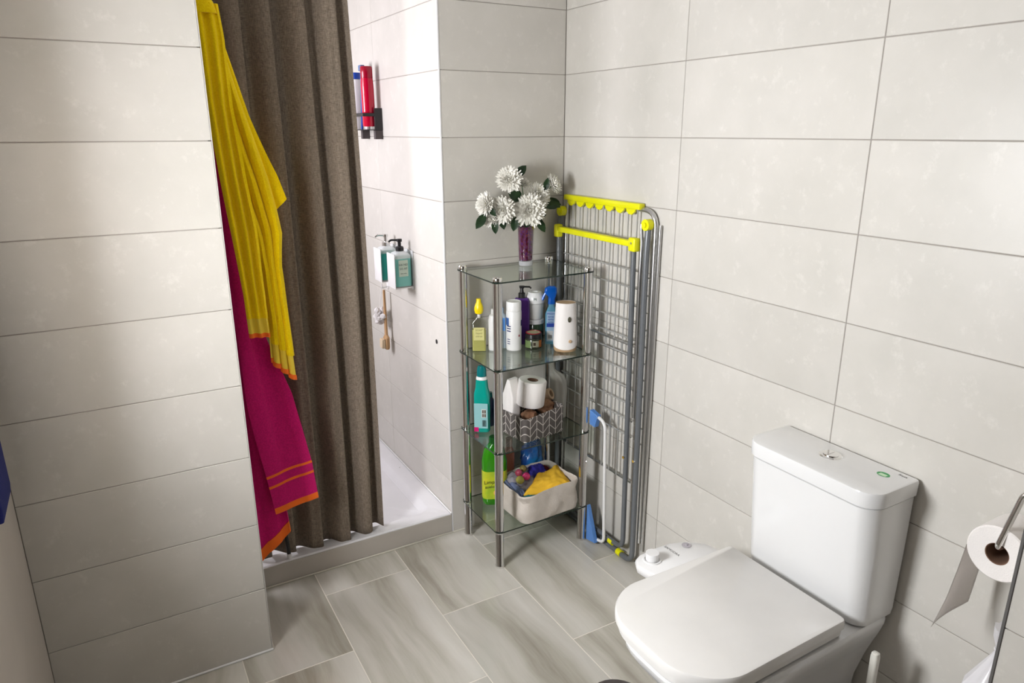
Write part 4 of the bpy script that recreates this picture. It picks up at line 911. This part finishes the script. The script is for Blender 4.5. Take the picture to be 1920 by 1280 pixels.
# outer bright tube against the wall
tubeo('outer_frame_tube', [(-0.013, -0.572, 0.10), (-0.013, -0.569, 1.343), (-0.013, -0.045, 1.353), (-0.013, -0.040, 0.10)], 0.0085, M_STEEL, dr, 12, round_=0.055)
tubeo('inner_frame_tube', [(-0.012, -0.588, 0.07), (-0.010, -0.588, 1.20), (-0.010, -0.589, 1.30)], 0.005, M_STEEL, dr, 10)
# grey folded legs, each a long U
tubeo('leg_loop', [(-0.052, -0.508, 1.235), (-0.044, -0.515, 0.050), (-0.044, -0.055, 0.045), (-0.052, -0.050, 1.21)], 0.0095, M_GREYTUBE, dr, 12, round_=0.045)
tubeo('leg_loop', [(-0.030, -0.552, 1.30), (-0.034, -0.552, 1.22), (-0.034, -0.560, 0.0115), (-0.034, -0.035, 0.0115), (-0.034, -0.035, 1.29)], 0.0105, M_GREYTUBE, dr, 12, round_=0.045)
tubeo('brace_tube', [(-0.040, -0.527, 1.30), (-0.044, -0.538, 1.24), (-0.038, -0.530, 1.10), (-0.036, -0.531, 0.60)], 0.006, M_STEEL, dr, 10)
# lime top bar with hooks, second lime bar, knobs and feet
bm = bmesh.new(); box(bm, -0.030, -0.004, -0.500, -0.045, 1.343, 1.364, 0.004, 2); link('top_bar', bm, M_LIME, dr)
for k in range(7):
    y = -0.475+k*0.060; bm = bmesh.new()
    pts = [(0, 0), (0.052, 0), (0.050, -0.012), (0.038, -0.024), (0.022, -0.026), (0.008, -0.014)]
    loft(bm, [[(-0.024, y+a, 1.344+b_*0.8) for a, b_ in pts], [(-0.016, y+a, 1.344+b_*0.8) for a, b_ in pts]]); link('hanger_hook', bm, M_LIME, dr, smooth=False)
bm = bmesh.new(); box(bm, -0.066, -0.042, -0.495, -0.045, 1.222, 1.243, 0.004, 2); link('lower_bar', bm, M_LIME, dr)
boxo('bar_clamp', (-0.067, -0.040, -0.528, -0.492, 1.207, 1.254), M_LIME, dr, 0.006, 3)
boxo('bar_clamp', (-0.067, -0.040, -0.062, -0.034, 1.200, 1.250), M_LIME, dr, 0.006, 3)
bm = bmesh.new(); tube(bm, [(-0.070, -0.512, 1.236), (-0.066, -0.512, 1.236)], 0.004, 10); link('rivet', bm, M_STEEL, dr)
for y, z in ((-0.552, 1.300), (-0.042, 1.300)):
    bm = bmesh.new(); tube(bm, [(-0.046, y, z), (-0.024, y, z)], 0.019, 20); link('hinge_knob', bm, M_LIME, dr)
    bm = bmesh.new(); tube(bm, [(-0.052, y, z), (-0.046, y, z)], 0.009, 12); link('knob_button', bm, M_LIME, dr)
for x, y, z, r in ((-0.044, -0.445, 0.045, 0.0125), (-0.034, -0.485, 0.0135, 0.0133)):
    bm = bmesh.new(); tube(bm, [(x, y-0.012, z), (x, y+0.012, z)], r, 14); link('foot_clip', bm, M_LIME, dr)
for y in (-0.505, -0.55):
    bm = bmesh.new(); tube(bm, [(-0.060 if y > -0.52 else -0.050, y-0.006, 0.44), (-0.04, y-0.006, 0.44)], 0.0055, 10); link('rivet', bm, M_CHROME, dr)
# wires: upright and cross wires
for k in range(9):
    y = -0.098-k*0.048; bm = bmesh.new(); tube(bm, [(-0.020, y, 1.346), (-0.026, y, 0.325)], 0.0027, 6); link('upright_wire', bm, M_WIRE, dr)
for k in range(8):
    y = -0.122-k*0.048; bm = bmesh.new(); tube(bm, [(-0.008, y, 0.86), (-0.008, y, 0.33)], 0.0019, 6); link('upright_wire', bm, M_WIRE, dr)
zz = [1.135-0.062*k for k in range(11)]
for z in zz:
    bm = bmesh.new(); tube(bm, [(-0.029, -0.055, z), (-0.029, -0.515, z)], 0.0026, 6); link('cross_wire', bm, M_WIRE, dr)
    bm = bmesh.new(); tube(bm, [(-0.011, -0.51, z-0.02), (-0.011, -0.57, z-0.02)], 0.0019, 6); link('cross_wire', bm, M_WIRE, dr)
for z in (0.862, 0.822, 0.33):
    bm = bmesh.new(); tube(bm, [(-0.022, -0.050, z), (-0.022, -0.515, z)], 0.0050, 8); link('cross_tube', bm, M_STEEL, dr)

# blue and white folded frame tucked beside the rack
o = thing('folding_frame', 'white tube handle with pale blue plastic ends between the rack and the drying rack', 'folding frame', (-0.074, -0.358, 0))
M_LBLUE = mat('soft_blue_plastic', (0.10, 0.25, 0.60), 0.35)
bm = bmesh.new(); tube(bm, smooth_path([(0.0, 0.015, 0.560), (0.0, -0.058, 0.545), (0.012, -0.062, 0.030), (0.012, -0.01, 0.020)], 0.03), 0.0065, 12); link('tube_handle', bm, M_WHITEP, o)
def plate(pts, x0, x1, name, m, par):
    bm = bmesh.new(); loft(bm, [[(x0, y, z) for y, z in pts], [(x1, y, z) for y, z in pts]]); bmesh.ops.bevel(bm, geom=bm.edges[:], offset=0.0015, segments=1, affect='EDGES'); return link(name, bm, m, par)
plate([(-0.020, 0.562), (0.028, 0.572), (0.028, 0.512), (-0.006, 0.510)], -0.010, 0.010, 'top_end', M_LBLUE, o)
plate([(0.03, 0.16), (-0.028, 0.014), (0.03, 0.004)], -0.008, 0.010, 'bottom_end', M_LBLUE, o)

# ------------------------------------------------------------------ toilet
TY = -1.352
to = thing('toilet', 'white close-coupled toilet with a closed square seat lid', 'toilet', (0, 0, 0))
# pan
bm = bmesh.new()
def pan(z, xf, hw, rf, xb=-0.012, rb=0.02, dy=0.0): return [(x, y, z) for x, y in rr_outline(xf, xb, TY-hw+dy, TY+hw+dy, (rf, rb, rb, rf), 9)]
loft(bm, [pan(0, -0.50, 0.115, 0.08), pan(0.012, -0.505, 0.118, 0.085), pan(0.10, -0.50, 0.112, 0.09), pan(0.20, -0.53, 0.122, 0.10), pan(0.28, -0.575, 0.142, 0.12), pan(0.33, -0.615, 0.158, 0.135), pan(0.365, -0.640, 0.170, 0.14),
          pan(0.395, -0.658, 0.178, 0.14), pan(0.408, -0.660, 0.178, 0.14), pan(0.414, -0.656, 0.175, 0.138)])
link('bowl', bm, M_CERAMIC, to)
# seat ring and lid
def outl(z, g, xb=-0.184, xf=-0.668, TY=TY+0.014):
    hw = 0.190+g; rf = 0.120
    pts = []
    base = rr_outline(xf-g, xb+g*0.3, TY-hw, TY+hw, (rf, 0.012, 0.012, rf), 10)
    for x, y in base:
        t = (xb-x)/(xb-xf)
        yy = TY+(y-TY)*(0.985+0.03*math.sin(PI*min(1, max(0, t))))
        # gently bowed front edge
        xx = x+0.018*((yy-TY)/hw)**2*max(0, t)
        pts.append((xx, yy, z))
    return pts
bm = bmesh.new(); loft(bm, [outl(0.418, -0.012), outl(0.420, -0.006), outl(0.436, -0.005), outl(0.438, -0.008)]); link('seat_ring', bm, M_SEAT, to)
bm = bmesh.new(); loft(bm, [outl(0.4395, -0.004), outl(0.441, 0.0), outl(0.459, 0.0), outl(0.4635, -0.0025), outl(0.465, -0.007)]); link('seat_lid', bm, M_SEAT, to)
for y in (TY-0.085, TY+0.085):
    bm = bmesh.new(); box(bm, -0.205, -0.172, y-0.018, y+0.018, 0.414, 0.437, 0.004, 2); link('hinge', bm, M_SEAT, to)
# cistern
bm = bmesh.new()
def cis(z, xf, hw, r): return [(x, y, z) for x, y in rr_outline(xf, -0.009, TY-hw, TY+hw, (r, 0.004, 0.004, r), 8)]
loft(bm, [cis(0.416, -0.130, 0.172, 0.035), cis(0.420, -0.138, 0.180, 0.04), cis(0.44, -0.144, 0.183, 0.042), cis(0.60, -0.159, 0.186, 0.045), cis(0.755, -0.174, 0.187, 0.048), cis(0.757, -0.168, 0.181, 0.045)]); link('cistern', bm, M_CERAMIC, to)
bm = bmesh.new(); loft(bm, [cis(0.7600, -0.174, 0.187, 0.048), cis(0.7615, -0.179, 0.192, 0.05), cis(0.795, -0.181, 0.193, 0.052), cis(0.7995, -0.179, 0.191, 0.05), cis(0.801, -0.175, 0.187, 0.047)]); link('cistern_lid', bm, M_CERAMIC, to)
fbt = latheo('flush_button', [(0.0, 0.8025), (0.0, 0.8035), (0.026, 0.8035), (0.029, 0.801), (0.029, 0.8008)], M_CHROME, to, 32, cx=-0.072, cy=TY+0.004)
for s in (-1, 1):
    bm = bmesh.new(); pts = [(0.0, s*0.0015)]+[(0.018*math.cos(a), s*0.0015+s*0.018*math.sin(a)) for a in [PI*i/12 for i in range(13)]]
    pts = pts[1:]
    loft(bm, [[(-0.072+x, TY+0.004+y, z) for x, y in pts] for z in (0.8035, 0.8055)]); link('button_half', bm, M_CHROME, fbt)
bm = bmesh.new(); lathe(bm, [(0.015, 0.0), (0.0155, 0.0004), (0, 0.0004)], 24); bmesh.ops.scale(bm, vec=(0.8, 1, 1), verts=bm.verts); bm.transform(Matrix.Translation((-0.056, -1.482, 0.8012))); stk = link('green_sticker', bm, mat('green_sticker', (0.02, 0.33, 0.08), 0.3), to)
bm = bmesh.new(); box(bm, -0.0655, -0.0535, -1.492, -1.474, 0.8017, 0.8019); link('sticker_emblem', bm, mat('pale_green_print', (0.55, 0.75, 0.50), 0.4), stk)
text('Roca', 0.011, (-0.024, -1.512, 0.8014), (0, -1, 0), (1, 0, 0), mat('grey_print', (0.25, 0.24, 0.23), 0.5), to)

# bidet attachment panel sticking out from under the seat
bd = thing('bidet_attachment', 'white bidet control panel with a round knob at the side of the seat', 'bidet attachment', (0, 0, 0))
bm = bmesh.new(); ol = [(-0.425, -1.060), (-0.428, -1.035), (-0.415, -1.012), (-0.39, -1.000), (-0.33, -0.994), (-0.27, -0.998), (-0.22, -1.015), (-0.18, -1.050), (-0.16, -1.12), (-0.19, -1.165), (-0.37, -1.165), (-0.415, -1.10)]
def bds(z, k): return [(-0.30+(x+0.30)*k, -1.08+(y+1.08)*k, z) for x, y in ol]
bm2 = bmesh.new(); loft(bm2, [bds(0.380, 0.90), bds(0.388, 0.97), bds(0.405, 1.0), bds(0.4125, 0.98), bds(0.4155, 0.93)])
link('panel_housing', bm2, M_WHITEP, bd); bm.free()
bm = bmesh.new(); tube(bm, [(-0.375, -1.040, 0.4155), (-0.375, -1.040, 0.440)], 0.019, 24); link('control_knob', bm, M_WHITEP, bd)
latheo('knob_ring', [(0.0215, 0.4150), (0.027, 0.4150), (0.026, 0.4185), (0.0215, 0.4185)], M_WHITEP, bd, 28, cx=-0.375, cy=-1.040)
text('SAMODRA', 0.0125, (-0.295, -1.035, 0.4160), (0.05, -1, 0), (1, 0.05, 0), mat('grey_print'), bd)
bm = bmesh.new(); tube(bm, [(-0.238, -1.035, 0.417), (-0.238, -1.035, 0.4175)], 0.0135, 20); tube(bm, [(-0.238, -1.035, 0.4175), (-0.238, -1.035, 0.4205)], 0.004, 10); link('dial_print', bm, mat('grey_dial', (0.45, 0.42, 0.45), 0.4), bd)

# toilet brush beside the pan
tb = thing('toilet_brush', 'white toilet brush handle standing between the toilet and the low wall', 'toilet brush', (-0.145, -1.585, 0))
latheo('holder', [(0, 0), (0.045, 0), (0.048, 0.004), (0.042, 0.11), (0.038, 0.12), (0.036, 0.12), (0.040, 0.01), (0, 0.01)], M_WHITEP, tb)
bm = bmesh.new(); rr_loft(bm, [(0.10, -0.006, 0.006, -0.006, 0.006, 0.004), (0.20, -0.008, 0.008, -0.008, 0.008, 0.005), (0.385, -0.0095, 0.0095, -0.0095, 0.0095, 0.006), (0.395, -0.008, 0.008, -0.008, 0.008, 0.005), (0.397, -0.005, 0.005, -0.005, 0.005, 0.003)], 4); link('handle', bm, mat('ivory_plastic', (0.74, 0.72, 0.65), 0.4), tb)
latheo('brush_head', [(0, 0.02), (0.025, 0.02), (0.030, 0.04), (0.028, 0.09), (0.006, 0.10), (0, 0.10)], M_WHITEP, tb)

# ------------------------------------------------------------------ toilet paper holder on the end of the low wall
ph = thing('paper_holder', 'chrome toilet paper holder arm on the end of the low tiled wall', 'holder', (-0.105, -1.85, 0.93))
boxo('wall_plate', (-0.022, 0.022, 0.0, 0.006, -0.03, 0.03), M_CHROME, ph, 0.002, 2)
bm = bmesh.new(); tube(bm, smooth_path([(-0.005, 0.004, 0.0), (-0.012, 0.050, -0.010), (-0.035, 0.068, -0.140), (0.075, 0.068, -0.140)], 0.016, 8), 0.0062, 14); link('arm', bm, M_CHROME, ph)
tr = thing('toilet_roll', 'white toilet roll on the chrome holder with a loose hanging sheet', 'toilet roll', (-0.134, -1.782, 0.776))
bm = bmesh.new()
def xl(bm, prof, n=40):
    lathe(bm, prof, n); bm.transform(Matrix.Rotation(PI/2, 4, 'Y'))
xl(bm, [(0.023, 0.001), (0.056, 0.0), (0.059, 0.003), (0.059, 0.092), (0.056, 0.095), (0.023, 0.094)]); link('paper', bm, M_PAPER, tr)
bm = bmesh.new(); xl(bm, [(0.0215, 0.002), (0.023, 0.001), (0.023, 0.094), (0.0215, 0.093), (0.0215, 0.002)], 28); link('core', bm, M_CARD, tr)
bm = bmesh.new(); G = []
for j in range(19):
    t = j/18; row = []
    for i in range(11):
        s = i/10
        x = 0.003+0.089*s-0.020*t*t; y = 0.059+0.010*t+0.012*t*math.sin(2.5*s+1.2)-0.0*t; z = -0.01-t*(0.170+0.040*(1-s))
        if j > 12: x -= (1-s)*0.014*(t-12/18)*3
        row.append(bm.verts.new((x, y, z)))
    G.append(row)
for a, b in zip(G, G[1:]):
    for i in range(10): bm.faces.new((a[i], a[i+1], b[i+1], b[i]))
bmesh.ops.solidify(bm, geom=bm.faces[:], thickness=0.0006); link('hanging_sheet', bm, M_PAPER, tr, auto=False)

pl = thing('waste_bag', 'white plastic bag hanging with a twisted neck below the paper holder', 'bag', (-0.055, -1.79, 0.36))
bm = bmesh.new(); secs = [(-0.20, 0.065), (-0.19, 0.072), (-0.05, 0.066), (0.05, 0.050), (0.110, 0.024), (0.140, 0.011), (0.150, 0.013), (0.175, 0.022), (0.20, 0.024)]
loft(bm, [[(0.05*(z > 0.1)*0.5+r*math.cos(a)*(1+0.14*math.sin(6*a+z*20)), min(0.9*r, 0.055)*math.sin(a)*(1+0.1*math.sin(9*a)), z) for a in [2*PI*i/48 for i in range(48)]] for z, r in secs])
link('bag_film', bm, milky_mat('white_bag_film', (0.84, 0.82, 0.84), 0.1, 0.3), pl)
bm = bmesh.new(); tube(bm, [(0.025+0.012*math.cos(a), 0.012*math.sin(a), 0.143) for a in [2*PI*i/14 for i in range(14)]], 0.003, 6, closed=True); link('knot', bm, mat('white_bag_film'), pl)
bm = bmesh.new(); tube(bm, smooth_path([(0.025, 0.0, 0.19), (0.03, -0.03, 0.27), (0.03, -0.058, 0.29)], 0.02), 0.002, 6); link('strap', bm, M_WHITEP, pl)

# dark round waste bin in front of the toilet, only its lid reaches into view
wb = thing('waste_bin', 'small dark brown round bin lid in front of the toilet', 'bin', (-0.668, -1.264, 0))
latheo('body', [(0, 0), (0.064, 0), (0.068, 0.004), (0.074, 0.222), (0, 0.222)], mat('dark_brown_plastic', (0.055, 0.045, 0.04), 0.35), wb)
latheo('lid', [(0.0, 0.2225), (0.0755, 0.2225), (0.077, 0.227), (0.0755, 0.238), (0.065, 0.244), (0, 0.247)], mat('dark_brown_lid', (0.065, 0.052, 0.047), 0.3), wb)

# navy towel on the left wall, only its edge is in view
nb = thing('navy_towel', 'dark blue towel edge hanging on the plain left wall', 'towel', (XL, -0.518, 0.785))
bm = bmesh.new()
rr_loft(bm, [(0.0, 0.004, 0.020, -0.12, 0.055, 0.006), (0.02, 0.003, 0.022, -0.12, 0.058, 0.007), (0.45, 0.003, 0.020, -0.12, 0.058, 0.007), (0.47, 0.008, 0.014, -0.12, 0.055, 0.002)], 4)
link('towel_cloth', bm, mat('navy_cloth', (0.004, 0.010, 0.13), 0.85, bump=(400, 0.6, (1, 1, 1))), nb)
tag(nb, None)
nr = thing('towel_bar', 'thin chrome bar on the left wall holding the dark blue towel', 'towel bar', (XL, -0.50, 1.16))
bm = bmesh.new(); tube(bm, [(0.011, -0.16, 0), (0.011, 0.10, 0)], 0.0035, 10); link('bar', bm, M_CHROME, nr)
for y in (-0.155, 0.095):
    bm = bmesh.new(); tube(bm, [(0, y, 0), (0.012, y, 0)], 0.005, 10); link('bracket', bm, M_CHROME, nr)

# unseen lamp base, added to go with the overhead fill light
cl = thing('added_ceiling_lamp', 'round flush lamp base added out of view on the ceiling for the fill light', 'lamp', (-0.95, -1.75, CEIL))
latheo('base', [(0, 0), (0.20, 0), (0.20, -0.02), (0, -0.02)], M_WHITEP, cl, 36)
